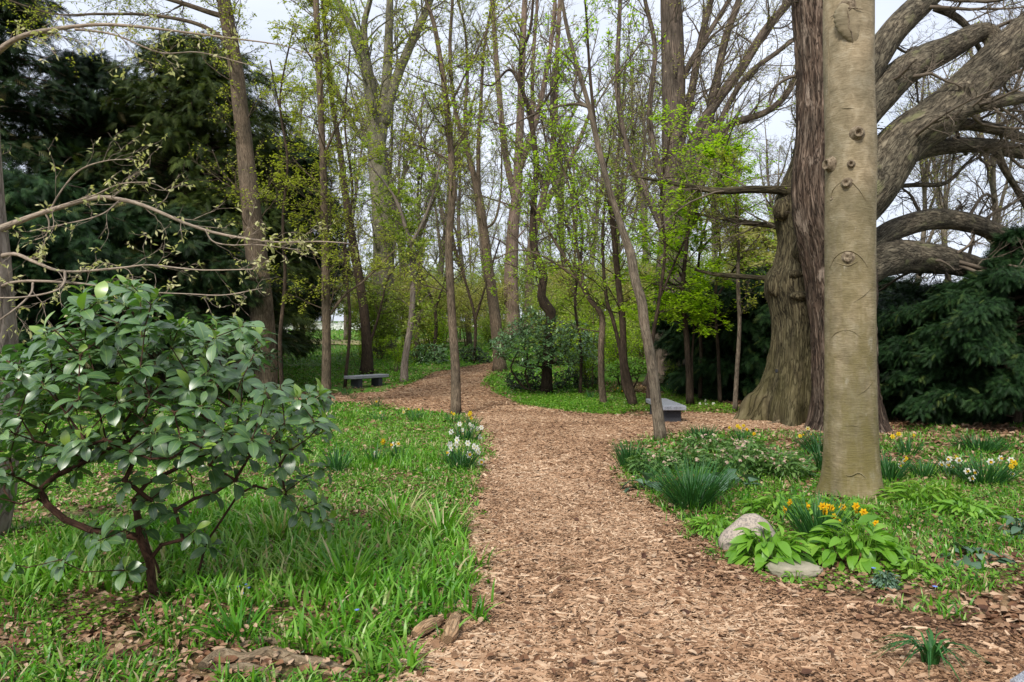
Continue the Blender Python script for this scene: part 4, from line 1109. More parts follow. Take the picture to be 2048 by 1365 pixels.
grove('far_wide_tree', 'broad pinkish-brown trunk far off beyond the path bend', [[(1024, 668, 38), (1024, 640, 32), (1022, 560, 28), (1026, 460, 24), (1034, 380, 20), (1040, 250, 16), (1045, 100, 13), (1050, 0, 11)], [(1030, 400, 15), (1010, 300, 13), (995, 150, 11), (985, 0, 8)], [(1038, 340, 14), (1075, 230, 11), (1100, 100, 9), (1110, 0, 7)]],
      44, 'bark_pink', 215, 6, [dict(per_m=1.4, len=(1.5, 4.5), ang=42, rf=.3, rmin=.022, rmax=.06, up=.05, wig=.15, K=7, t0=.1, zmin=6.),
      dict(n=6, rel=(.3, .6), ang=42, rf=.5, rmin=.014, up=.03, wig=.2, K=5), dict(n=4, rel=(.3, .6), ang=42, rf=.6, rmin=.01, wig=.2, K=4)], LF(.8, (.09, .15)), 'leaf_bud', 16, .2, wander=.0)
grove('far_wide_tree', 'second broad reddish trunk far off, right of the first beyond the bend', [[(1060, 664, 24), (1059, 600, 20), (1062, 500, 17), (1085, 400, 14), (1105, 300, 12), (1112, 150, 10), (1120, 0, 8)], [(1090, 390, 11), (1070, 300, 9), (1065, 150, 8), (1075, 0, 6)], [(1075, 430, 16), (1098, 395, 13), (1150, 300, 9), (1190, 200, 7)]],
      50, 'bark_pink', 216, 6, [dict(per_m=1.4, len=(1.5, 4.5), ang=42, rf=.3, rmin=.024, rmax=.06, up=.05, wig=.15, K=7, t0=.1, zmin=6.),
      dict(n=6, rel=(.3, .6), ang=42, rf=.5, rmin=.015, up=.03, wig=.2, K=5), dict(n=4, rel=(.3, .6), ang=42, rf=.6, rmin=.01, wig=.2, K=4)], LF(.8, (.09, .15)), 'leaf_bud', 12, .2, wander=.0)

# ---- smooth trunk cut by the left frame edge, with long bare branches over the shrub
rng = rngf(131)
YL = 5.6
lt = [(-28, 1075, 74), (-22, 1000, 88), (-14, 900, 90), (-10, 820, 88), (-12, 700, 84), (-18, 600, 78), (-22, 520, 74), (-28, 440, 68), (-30, 380, 62), (-36, 250, 58), (-40, 100, 54), (-44, 0, 50)]
stems = [traced(lt, YL, None, 0, 4, .5, 90)]
lb = [[(-10, 462, 22, 5.6), (30, 446, 17, 5.55), (90, 424, 13, 5.5), (190, 396, 12, 5.4), (240, 399, 11, 5.4), (290, 412, 10, 5.4), (380, 450, 8, 5.4), (450, 470, 7, 5.45), (550, 484, 5, 5.5), (640, 483, 4, 5.5), (700, 487, 2, 5.5)],
      [(-10, 515, 14, 5.6), (30, 508, 10, 5.5), (70, 524, 9, 5.4), (130, 543, 7, 5.3), (240, 536, 6, 5.3), (300, 530, 4, 5.3), (400, 540, 4, 5.3), (520, 538, 2, 5.3)],
      [(130, 543, 7, 5.3), (128, 566, 6, 5.2), (110, 582, 5, 5.15), (50, 594, 5, 5.1), (-20, 596, 4, 5.0)],
      [(-8, 580, 12, 5.6), (20, 566, 8, 5.5), (70, 562, 7, 5.4), (170, 568, 6, 5.3), (260, 582, 4, 5.2), (380, 588, 3, 5.2), (450, 590, 3, 5.2), (525, 576, 2, 5.2)],
      [(66, 566, 6, 5.4), (62, 586, 5, 5.3), (40, 610, 5, 5.2), (0, 640, 4, 5.1)],
      [(-30, 125, 20, 5.6), (20, 85, 14, 5.4), (70, 65, 12, 5.3), (180, 50, 9, 5.2), (260, 52, 8, 5.2), (350, 62, 6, 5.2), (450, 75, 5, 5.2), (560, 90, 3, 5.2), (640, 115, 2, 5.2)],
      [(150, 58, 6, 5.2), (230, 70, 5, 5.2), (320, 105, 4, 5.2), (400, 105, 3, 5.2), (500, 130, 2, 5.2)],
      [(100, 420, 5, 5.5), (125, 378, 4, 5.5), (160, 340, 4, 5.5), (210, 322, 3, 5.5), (265, 318, 2, 5.5)],
      [(140, 405, 4, 5.4), (190, 390, 4, 5.3), (240, 368, 3, 5.3), (300, 366, 3, 5.3), (335, 382, 2, 5.3)],
      [(240, 400, 4, 5.4), (200, 430, 3, 5.3), (130, 448, 3, 5.3), (60, 462, 2, 5.2)],
      [(90, 425, 5, 5.5), (98, 445, 4, 5.5), (92, 470, 3, 5.5), (70, 480, 2, 5.5)],
      [(410, 458, 4, 5.4), (425, 482, 4, 5.4), (460, 490, 3, 5.4), (520, 490, 3, 5.4), (600, 500, 2, 5.4)]]
stems += [(lambda pr: (pr[0], np.maximum(pr[1] * .74, .0035)))(traced(b, 5.5, None, 0, 0, 1, 40)) for b in lb]
def edge_tree():
    r_ = rngf(132)
    return make_tree('edge_tree', 'smooth grey trunk cut by the left frame edge with long bare branches over the rhododendron', 'tree', stems, 'twig_pale',
          [dict(per_m=7.5, len=(.12, .6), ang=36, rf=.4, rmin=.0022, rmax=.0042, up=.02, wig=.30, K=8, t0=.06, fall=.3),
           dict(n=3, rel=(.3, .6), ang=38, rf=.7, rmin=.0018, up=.02, wig=.22, K=4)], [dict(lv=1, per=2.2, size=(.03, .055), flat=.2, jit=.004, t0=.5, wid=.42, droop=.6), dict(lv=0, per=2.4, size=(.03, .055), flat=.2, jit=.004, t0=.5, wid=.42, droop=.6)],
          'bud_pale', 132, None, 20, amp=.03)
et = edge_tree()
for c in kids(et):
    if c.name.startswith('trunk'): c.data.materials[0] = M['bark_pale']

# ---- bare and budding trees of the background, each kind built once then copied
LAND = [(60, 'the far-left evergreen'), (385, 'the olive-topped evergreen'), (528, 'the tall brown trunk'), (652, 'the slender trunk'), (733, 'the dark trunk'), (770, 'the wide lichened trunk'), (815, 'the thin forked tree'), (912, 'the path-edge trunk'), (985, 'the forked trunk'), (1026, 'the broad pinkish trunk'), (1093, 'the crooked trunk'),
        (1205, 'the bent slender trunk'), (1260, 'the dark leaning pair'), (1310, 'the leaning trunk'), (1342, 'the massive trunk'), (1385, 'the black twin stems'), (1476, 'the thin single stem'), (1590, 'the furrowed tree'), (1700, 'the smooth trunk'), (1900, 'the right-hand yews')]
def place_labels(items, short):
    """items: (object, px, depth, kind). Says which one: between which named trunks, and how far off among its like there"""
    grp = {}
    for o, px, Y, k in items:
        i = sum(1 for a, _ in LAND if a < px)
        w = ('left of ' + LAND[0][1]) if i == 0 else ('right of ' + LAND[-1][1]) if i == len(LAND) else 'between ' + LAND[i - 1][1] + ' and ' + LAND[i][1]
        grp.setdefault((k, w), []).append((Y, o))
    for (k, w), L_ in grp.items():
        L_.sort(key=lambda q: q[0]); n = len(L_)
        ordn = [''] if n == 1 else ['nearer ', 'farther '] if n == 2 else ['nearest ', 'middle ', 'farthest '] if n == 3 else ['nearest ', 'second nearest ', 'third nearest ', 'fourth nearest ', 'fifth nearest ', 'sixth nearest ', 'seventh nearest '][:n - 1] + ['farthest ']
        for (Y, o), q in zip(L_, ordn): o['label'] = q + short[k] + ' ' + w
def bg_proto(seed, H, r0, forks, bark, leafmat, per, lsize, spread=18, dens=1.0):
    r_ = rngf(seed)
    P0 = [np.array([0, 0, -.2])]; d = np.array([0, 0, 1.])
    for k in range(9):
        d = nrm(d + r_.normal(0, .05, 3) + [0, 0, .05]); P0.append(P0[-1] + d * H / 9)
    P0 = np.array(P0); R0 = r0 * np.linspace(1, .28, 10) ** .9; R0[0] *= 1.3
    st = [(catmull(P0, 30), catmull(R0[:, None], 30)[:, 0])]
    for f in range(forks):
        k = r_.integers(9, 20); p = st[0][0][k]; az = r_.uniform(0, 2 * pi); tl = math.radians(r_.normal(spread, 6))
        d = np.array([math.sin(tl) * math.cos(az), math.sin(tl) * math.sin(az), math.cos(tl)]); Q_ = [p]
        L_ = H * r_.uniform(.4, .62)
        for q in range(7):
            d = nrm(d + r_.normal(0, .07, 3) + [0, 0, .06]); Q_.append(Q_[-1] + d * L_ / 7)
        st.append((catmull(np.array(Q_), 20), st[0][1][k] * .7 * np.linspace(1, .25, 20)))
    lv = [dict(per_m=2.0 * dens, len=(1.2, 3.8), ang=44, rf=.3, rmin=.02, rmax=.05, up=.05, wig=.15, K=6, t0=.08, zmin=H * .2),
          dict(n=7, rel=(.35, .7), ang=42, rf=.5, rmin=.013, up=.03, wig=.2, K=5), dict(n=5, rel=(.35, .7), ang=42, rf=.6, rmin=.009, wig=.22, K=4)]
    return make_tree('background_tree', None, 'tree', st, bark, lv, LF(per, lsize), leafmat, seed, None, 9, 'twig', .05)
protos = [bg_proto(301, 17, .17, 4, 'bark_far', 'leaf_bud', .7, (.08, .14)), bg_proto(302, 15, .14, 3, 'bark_far', 'leaf_olive', 1.3, (.08, .14), 14),
          bg_proto(303, 19, .22, 5, 'bark_far', 'leaf_bud', .4, (.08, .14), 22, .8), bg_proto(304, 12, .09, 2, 'bark_brown', 'leaf_soft', 2.0, (.08, .14), 12, 1.2)]
PL = ['tall bare grey tree with fine branches in the wood beyond the path', 'tall budding tree with olive haze of new leaves in the wood beyond the path',
      'tall many-limbed bare tree in the wood beyond the path', 'thin leafing tree with soft green leaves in the wood beyond the path']
rng = rngf(310)
spots = []
# (pixel x, depth, kind)
for px, Y, k in [(560, 40, 1), (600, 34, 3), (690, 48, 1), (810, 44, 0), (835, 33, 3), (880, 52, 2), (940, 44, 0), (965, 60, 1), (1135, 52, 2), (1165, 33, 3), (1215, 46, 0),
                 (1300, 55, 2), (1390, 44, 0), (1430, 50, 2), (1490, 62, 0), (1235, 30, 3), (770, 60, 2), (620, 64, 0), (1060, 72, 1), (860, 75, 0), (1180, 70, 2), (1350, 75, 1),
                 (500, 55, 2), (400, 60, 0), (1560, 70, 2), (1830, 45, 0), (1900, 60, 2), (1980, 42, 0), (2080, 55, 2), (2200, 40, 0), (250, 62, 2), (60, 58, 0), (-150, 50, 1),
                 (940, 90, 1), (1120, 95, 0), (700, 95, 1), (1280, 92, 1), (1440, 88, 1), (560, 92, 1), (800, 98, 1), (1010, 102, 1), (1200, 105, 1), (1370, 100, 1), (880, 110, 1), (640, 112, 1)]:
    spots.append((px + rng.uniform(-8, 8), Y, k))
used_ = set(); items = []
for px, Y, k in spots:
    o = protos[k] if k not in used_ else copy_tree(protos[k]); used_.add(k)
    x = (px - CX) / FOC * Y
    o.location = (x, Y, float(base_z(Y)) - .05); o.rotation_euler = (0, 0, rng.uniform(0, 6.28))
    s = rng.uniform(.85, 1.15) * (1 if Y < 80 else 1.0); o.scale = (s, s, s)
    items.append((o, px, Y, k)); o['group'] = ['bare grey trees of the far wood', 'budding olive trees of the far wood', 'many-limbed trees of the far wood', 'thin leafing trees of the far wood'][k]
place_labels(items, ['bare grey tree', 'budding olive tree', 'many-limbed bare tree', 'thin leafing tree'])

# ---- understory shrubs and small leafing trees
def shrub_proto(name, seed, H, W, stems, leafmat, per, lsize, bark='bark_brown', dens=1., flat=.6, arch=.0):
    r_ = rngf(seed); st = []
    for f in range(stems):
        az = r_.uniform(0, 2 * pi); tl = r_.uniform(.1, 1.) * math.atan2(W / 2, H) * 1.1
        d = np.array([math.sin(tl) * math.cos(az), math.sin(tl) * math.sin(az), math.cos(tl)]); Q_ = [np.array([math.cos(az) * .08, math.sin(az) * .08, -.05])]
        L_ = H * r_.uniform(.7, 1.0)
        for q in range(6):
            d = nrm(d + r_.normal(0, .12, 3) + [0, 0, .05 - arch * q / 6]); Q_.append(Q_[-1] + d * L_ / 6)
        st.append((catmull(np.array(Q_), 16), .018 * H / 3 * r_.uniform(.7, 1.3) * np.linspace(1, .25, 16)))
    lv = [dict(per_m=4.5 * dens, len=(.3 * H / 3, 1.3 * H / 3), ang=50, rf=.5, rmin=.007, up=.03, wig=.2, K=5, t0=.22), dict(n=5, rel=(.3, .7), ang=45, rf=.6, rmin=.005, up=.02, wig=.2, K=4)]
    return make_tree(name, None, 'shrub', st, bark, lv, [dict(lv=1, per=per * 1.8, size=lsize, flat=flat, jit=.08), dict(lv=0, per=per * 3, size=lsize, flat=flat, jit=.08)], leafmat, seed, None, 6, 'bark_far', .04)
sp = [shrub_proto('leafing_shrub', 401, 3.6, 3.4, 7, 'leaf_soft', 4.4, (.09, .15)), shrub_proto('leafing_shrub', 402, 4.8, 3.6, 5, 'leaf_bud', 4.0, (.09, .15)),
      shrub_proto('leafing_shrub', 403, 2.4, 2.8, 9, 'leaf_lime', 3.4, (.05, .09)), shrub_proto('leafing_shrub', 404, 6.0, 4.2, 4, 'leaf_soft', 4.6, (.09, .15))]
SL = ['loose soft-green leafing shrub in the understory of the wood', 'tall olive-green leafing shrub in the understory of the wood', 'low bright lime-green shrub in the understory of the wood', 'small open leafing tree in the understory of the wood']
SG = ['soft-green understory shrubs', 'olive understory shrubs', 'lime-green understory shrubs', 'small open understory trees']
rng = rngf(411); used_ = set(); items = []
for px, Y, k, s in [(760, 33, 0, 1), (800, 38, 1, 1), (850, 40, 0, 1.1), (880, 34, 2, 1), (940, 42, 1, 1), (975, 38, 0, .8), (1000, 52, 1, 1.1), (1120, 30, 0, 1), (1150, 25, 2, 1), (1170, 34, 1, 1), (1210, 27, 0, 1), (1240, 22.5, 2, 1), (1275, 30, 1, 1), (1300, 25, 0, 1),
                    (1330, 32, 3, 1), (1400, 30, 3, 1), (1250, 38, 3, 1.1), (1090, 45, 3, 1), (900, 55, 3, 1.1), (830, 48, 3, 1), (730, 46, 3, 1), (600, 45, 1, .8), (1140, 60, 3, 1.2), (960, 68, 3, 1.2), (780, 70, 3, 1.3), (1030, 80, 3, 1.3),
                    (1200, 75, 3, 1.3), (870, 82, 3, 1.3), (700, 80, 3, 1.2), (1350, 60, 3, 1.2), (1430, 70, 3, 1.3), (1110, 90, 3, 1.4), (930, 92, 3, 1.4), (1290, 86, 3, 1.4), (800, 95, 3, 1.4), (610, 88, 3, 1.3), (540, 75, 3, 1.3), (460, 85, 3, 1.3), (1185, 21.5, 2, .8), (1345, 21, 2, .5), (720, 28.5, 2, .7), (790, 27, 2, .6),
                    (1500, 80, 3, 1.2), (1520, 64, 1, 1.3)] + [(745, 36, 1, .95), (790, 43, 1, 1.1), (862, 44, 1, 1.1), (895, 39, 1, .95), (925, 47, 1, 1.1), (985, 44, 1, 1.05), (1120, 42, 1, 1.1), (1180, 41, 1, 1.1), (1290, 37, 1, 1.1)] + [(380 + 28 * i + (i * 37) % 19, 62 + (i * 23) % 44, (0, 3, 1, 3)[i % 4], 1.25) for i in range(42)]:
    o = sp[k] if k not in used_ else copy_tree(sp[k]); used_.add(k)
    px += rng.uniform(-6, 6)
    o.location = ((px - CX) / FOC * Y, Y, float(base_z(Y)) - .03); o.rotation_euler = (0, 0, rng.uniform(0, 6.28)); s *= rng.uniform(.9, 1.1); o.scale = (s, s, s)
    items.append((o, px, Y, k)); o['group'] = SG[k]
place_labels(items, ['soft-green shrub', 'olive-green shrub', 'low lime shrub', 'leafing tree'])

# small leafing trees with layered bright foliage round the leaning trunk
def small_leafing(label, pts, Y, seed, mat='leaf_lime', per=7., ln=(.6, 1.7), zm=1.6, pm=4.5, bark='bark_dark', sz=(.055, .095), cat='tree'):
    return grove('small_leafing_tree', label, pts, Y, bark, seed, 1.5, [dict(per_m=pm, len=ln, ang=68, rf=.4, rmin=.006, rmax=.012, up=.0, wig=.14, K=6, t0=.25, zmin=zm, fall=.4, flat=True),
                 dict(n=9, rel=(.3, .65), ang=48, rf=.6, rmin=.003, up=-.01, wig=.15, K=4, flat=True)], [dict(lv=1, per=per * 1.2, size=sz, flat=.82, jit=.025), dict(lv=0, per=per * .9, size=sz, flat=.82, jit=.02)], mat, 8, .1, cat=cat)
small_leafing('small tree with layered bright lime foliage behind the right stone bench', [[(1296, 800, 9), (1302, 700, 8), (1318, 600, 7), (1330, 500, 6), (1322, 400, 5), (1335, 300, 4), (1350, 230, 2)], [(1318, 600, 5), (1370, 480, 4), (1420, 400, 3), (1470, 320, 2)]], 15.2, 501)
small_leafing('small tree with sweeping lime-green sprays before the massive grey trunk', [[(1400, 790, 8), (1402, 700, 7), (1395, 600, 6), (1400, 500, 5), (1420, 420, 4), (1450, 340, 3), (1500, 290, 2)], [(1395, 600, 5), (1340, 520, 4), (1290, 470, 3)], [(1400, 500, 5), (1460, 440, 4), (1530, 400, 2)]], 18, 502, per=6)
small_leafing('airy tree with wind-swept lime sprays between the black twin stems and the furrowed tree', [[(1440, 800, 8), (1436, 700, 7), (1430, 600, 6), (1440, 500, 5), (1430, 400, 4), (1450, 300, 3), (1480, 220, 2)], [(1430, 600, 5), (1480, 520, 4), (1520, 470, 3)]], 17, 509, per=4., ln=(.7, 2.0))
small_leafing('slim lime-leaved sapling between the bent trunk and the dark leaning pair', [[(1160, 800, 7), (1162, 700, 6), (1150, 600, 5), (1165, 480, 5), (1150, 380, 4), (1120, 280, 3), (1090, 200, 2)]], 20, 503, 'leaf_lime', 2.4)
small_leafing('arching olive-leaved sapling left of the left stone bench', [[(600, 700, 9), (604, 640, 8), (596, 560, 7), (610, 460, 6), (590, 340, 5), (560, 220, 4), (540, 120, 3)], [(604, 640, 5), (640, 540, 4), (660, 480, 3)]], 30, 504, 'leaf_olive', 4., (.9, 2.4), 2.2, 3.)
small_leafing('young tree with olive-yellow sprays hanging before the tall left trunk', [[(565, 790, 9), (560, 680, 8), (570, 560, 7), (566, 440, 6), (575, 320, 5), (560, 200, 4), (585, 60, 3)]], 17.4, 505, 'leaf_olive', 5., (.6, 1.5), 2.6, 4.2)
small_leafing('thin sapling with yellow-green sprays against the pale sky left of centre', [[(690, 770, 7), (700, 640, 6), (690, 500, 6), (705, 380, 5), (690, 250, 4), (700, 100, 3)]], 22, 506, 'leaf_olive', 2.6, (.7, 1.8), 2.4, 3.2)
small_leafing('open sapling with pale green tufts above the path bend', [[(948, 728, 6), (950, 640, 6), (930, 560, 5), (905, 470, 4), (900, 380, 3)], [(950, 640, 5), (975, 560, 4), (1000, 480, 3)]], 31, 507, 'leaf_soft', 3.2, (.8, 2.2), 2., 3.)
small_leafing('young dark-stemmed tree beside the dark low shrubs left of the path bend', [[(868, 716, 8), (872, 640, 7), (860, 590, 6), (835, 540, 5), (800, 500, 3)], [(870, 620, 5), (890, 560, 4), (905, 500, 3)]], 33, 508, 'leaf_soft', 3., (.8, 2.2), 2., 3.)

# ---- evergreens
def evergreen(name, label, cat, loc, H, W, seed, mat, n=9000, tpl=SPRAY, fs=(.28, .5), zlow=.0, bark='bark_dark', gap=.35, shape='cone', depth=None, proto_scale=1, droop=.35, core=True, wfac=.62, trunk_r=.16, group=None):
    r_ = rngf(seed); t = empty(name, loc, label, cat, group)
    D_ = depth or W
    P = np.stack([np.zeros(10), np.zeros(10), np.linspace(-.1, H * .92, 10)], -1); P[1:, :2] += np.cumsum(r_.normal(0, .05, (9, 2)), 0)
    mb = MB(); tubes(mb, P, trunk_r * np.linspace(1, .12, 10), 9, .5, cap=True); mb.build('trunk', M[bark], t)
    # branches from the trunk, foliage along their outer parts
    nb = int(26 * H * (W / 4))
    z0 = zlow + (H * .97 - zlow) * r_.random(nb) ** 1.05
    az = r_.uniform(0, 2 * pi, nb)
    u = (z0 - zlow) / (H - zlow)
    if shape == 'cone': prof = (1 - u) ** .75 * np.minimum(1, .55 + 2.2 * u)
    elif shape == 'tall': prof = np.minimum(1, .62 + 1.4 * u) * np.sqrt(np.clip(1 - ((u - .35) / .65).clip(0, 1) ** 2.2, .03, 1))
    elif shape == 'round': prof = np.sqrt(np.clip(1 - (1.55 * u - .55).clip(0, 1) ** 2, 0.02, 1))
    else: prof = np.sqrt(np.clip(1 - np.abs(2 * u - .9) ** 2.6, .04, 1))
    lump = .30 + 1.35 * fbm(np.stack([np.cos(az) * 1.7 + seed, np.sin(az) * 1.7, z0 * .75], -1), 3)
    L_ = prof * lump * r_.uniform(.75, 1.05, nb)
    ex = np.cos(az) * L_ * W / 2; ey = np.sin(az) * L_ * D_ / 2
    K = 7; tt = np.linspace(0, 1, K)[None]
    Zs = z0[:, None] + (.25 * tt - .32 * tt ** 2) * np.hypot(ex, ey)[:, None]
    Pb = np.stack([ex[:, None] * tt, ey[:, None] * tt, Zs], -1) + r_.normal(0, .03, (nb, K, 3)) * tt[..., None] * np.hypot(ex, ey)[:, None, None] ** .5
    mb = MB(); tubes(mb, Pb, (.022 + .006 * H / 6) * np.linspace(1, .2, K)[None] * np.ones((nb, 1)), 4, .4); mb.build('branches', M[bark], t)
    per = n / nb
    pos, d = leaf_points(r_, Pb, per, .28, .0)
    m = len(pos); side = nrm(r_.normal(0, 1, (m, 3)) * np.array([1, 1, .45]))
    reach = .22 * (W / 5) * r_.random(m)[:, None] ** .7
    pos = pos + side * (reach + .05) * np.array([1, 1, .8])
    keep = fbm(pos * np.array([1.1, 1.1, 1.5]) + seed, 3) > gap
    pos, d, side = pos[keep], d[keep], side[keep]; m = len(pos)
    out_ = nrm(pos * np.array([1, 1, 0]) + 1e-6)
    dd = nrm(out_ * .7 + d * .4 + side * .5 + np.array([0, 0, -droop]) + r_.normal(0, .6, (m, 3)))
    up = nrm(np.array([0, 0, 1.]) + out_ * .35 + r_.normal(0, .5, (m, 3)))
    s = r_.uniform(fs[0], fs[1], m)
    mb = MB(); stamp(mb, tpl, pos, dd, up, s, s * wfac / .62, np.clip(r_.normal(.5, .24, m) + .3 * (fbm(pos * .9 + 3, 2) - .5), 0, 1))
    mb.build('foliage', M[mat], t)
    return t
def gl(px, Y): return ((px - CX) / FOC * Y, Y, float(base_z(Y)) - .02)
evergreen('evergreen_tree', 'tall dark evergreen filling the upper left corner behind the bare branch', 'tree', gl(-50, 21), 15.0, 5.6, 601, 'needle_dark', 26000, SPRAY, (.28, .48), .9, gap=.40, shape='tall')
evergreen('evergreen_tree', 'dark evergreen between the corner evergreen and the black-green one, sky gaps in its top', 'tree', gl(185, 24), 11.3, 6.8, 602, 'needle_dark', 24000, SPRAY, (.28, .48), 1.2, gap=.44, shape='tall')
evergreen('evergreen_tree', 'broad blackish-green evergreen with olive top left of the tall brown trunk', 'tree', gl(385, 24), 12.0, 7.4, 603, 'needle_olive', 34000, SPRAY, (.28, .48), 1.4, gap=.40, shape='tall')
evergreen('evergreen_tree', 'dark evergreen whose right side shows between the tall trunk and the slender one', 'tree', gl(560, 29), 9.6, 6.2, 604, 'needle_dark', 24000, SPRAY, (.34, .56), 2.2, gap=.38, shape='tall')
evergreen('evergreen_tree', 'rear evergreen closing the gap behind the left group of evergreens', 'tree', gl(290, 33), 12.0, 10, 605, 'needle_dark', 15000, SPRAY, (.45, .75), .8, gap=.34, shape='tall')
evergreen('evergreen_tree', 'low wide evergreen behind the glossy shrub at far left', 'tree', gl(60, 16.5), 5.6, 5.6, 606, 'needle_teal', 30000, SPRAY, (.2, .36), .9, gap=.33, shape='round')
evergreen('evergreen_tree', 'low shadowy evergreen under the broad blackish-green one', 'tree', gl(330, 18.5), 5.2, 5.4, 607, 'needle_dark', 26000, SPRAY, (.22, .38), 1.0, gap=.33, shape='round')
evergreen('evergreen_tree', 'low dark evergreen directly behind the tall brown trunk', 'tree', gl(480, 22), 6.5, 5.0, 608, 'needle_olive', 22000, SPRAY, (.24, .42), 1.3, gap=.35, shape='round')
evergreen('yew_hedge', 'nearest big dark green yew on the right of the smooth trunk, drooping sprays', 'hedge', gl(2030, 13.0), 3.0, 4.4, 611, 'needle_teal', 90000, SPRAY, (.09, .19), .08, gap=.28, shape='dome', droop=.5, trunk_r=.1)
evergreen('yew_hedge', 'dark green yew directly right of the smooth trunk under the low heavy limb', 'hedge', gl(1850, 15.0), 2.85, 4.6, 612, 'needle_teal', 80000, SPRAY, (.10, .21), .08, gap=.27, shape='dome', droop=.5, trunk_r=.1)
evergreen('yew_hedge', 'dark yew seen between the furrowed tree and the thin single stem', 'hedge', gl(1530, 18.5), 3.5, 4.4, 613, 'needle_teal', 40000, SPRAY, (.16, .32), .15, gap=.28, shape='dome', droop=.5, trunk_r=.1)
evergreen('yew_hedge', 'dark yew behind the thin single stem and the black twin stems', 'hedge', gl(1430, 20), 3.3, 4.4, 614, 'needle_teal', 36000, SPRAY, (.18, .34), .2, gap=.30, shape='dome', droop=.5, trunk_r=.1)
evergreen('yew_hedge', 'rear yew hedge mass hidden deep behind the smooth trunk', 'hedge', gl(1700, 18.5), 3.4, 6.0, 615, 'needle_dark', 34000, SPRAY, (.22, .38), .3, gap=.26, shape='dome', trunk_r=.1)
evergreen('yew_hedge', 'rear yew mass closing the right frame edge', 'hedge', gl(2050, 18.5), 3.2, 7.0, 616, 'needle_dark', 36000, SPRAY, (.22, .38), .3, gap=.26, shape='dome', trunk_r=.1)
evergreen('evergreen_tree', 'feathery evergreen top showing above the hedge at the right frame edge', 'tree', gl(2035, 13.8), 3.95, 2.4, 617, 'needle_teal', 6500, SPRAY, (.16, .3), 1.6, gap=.42, trunk_r=.07)
evergreen('round_tree', 'far rounded yellow-green tree above the hedge left of the furrowed tree', 'tree', gl(1508, 60), 9.6, 7.5, 618, 'leaf_bud', 9000, SPRAY_S, (.3, .5), 2.0, gap=.35, shape='round', droop=.05)

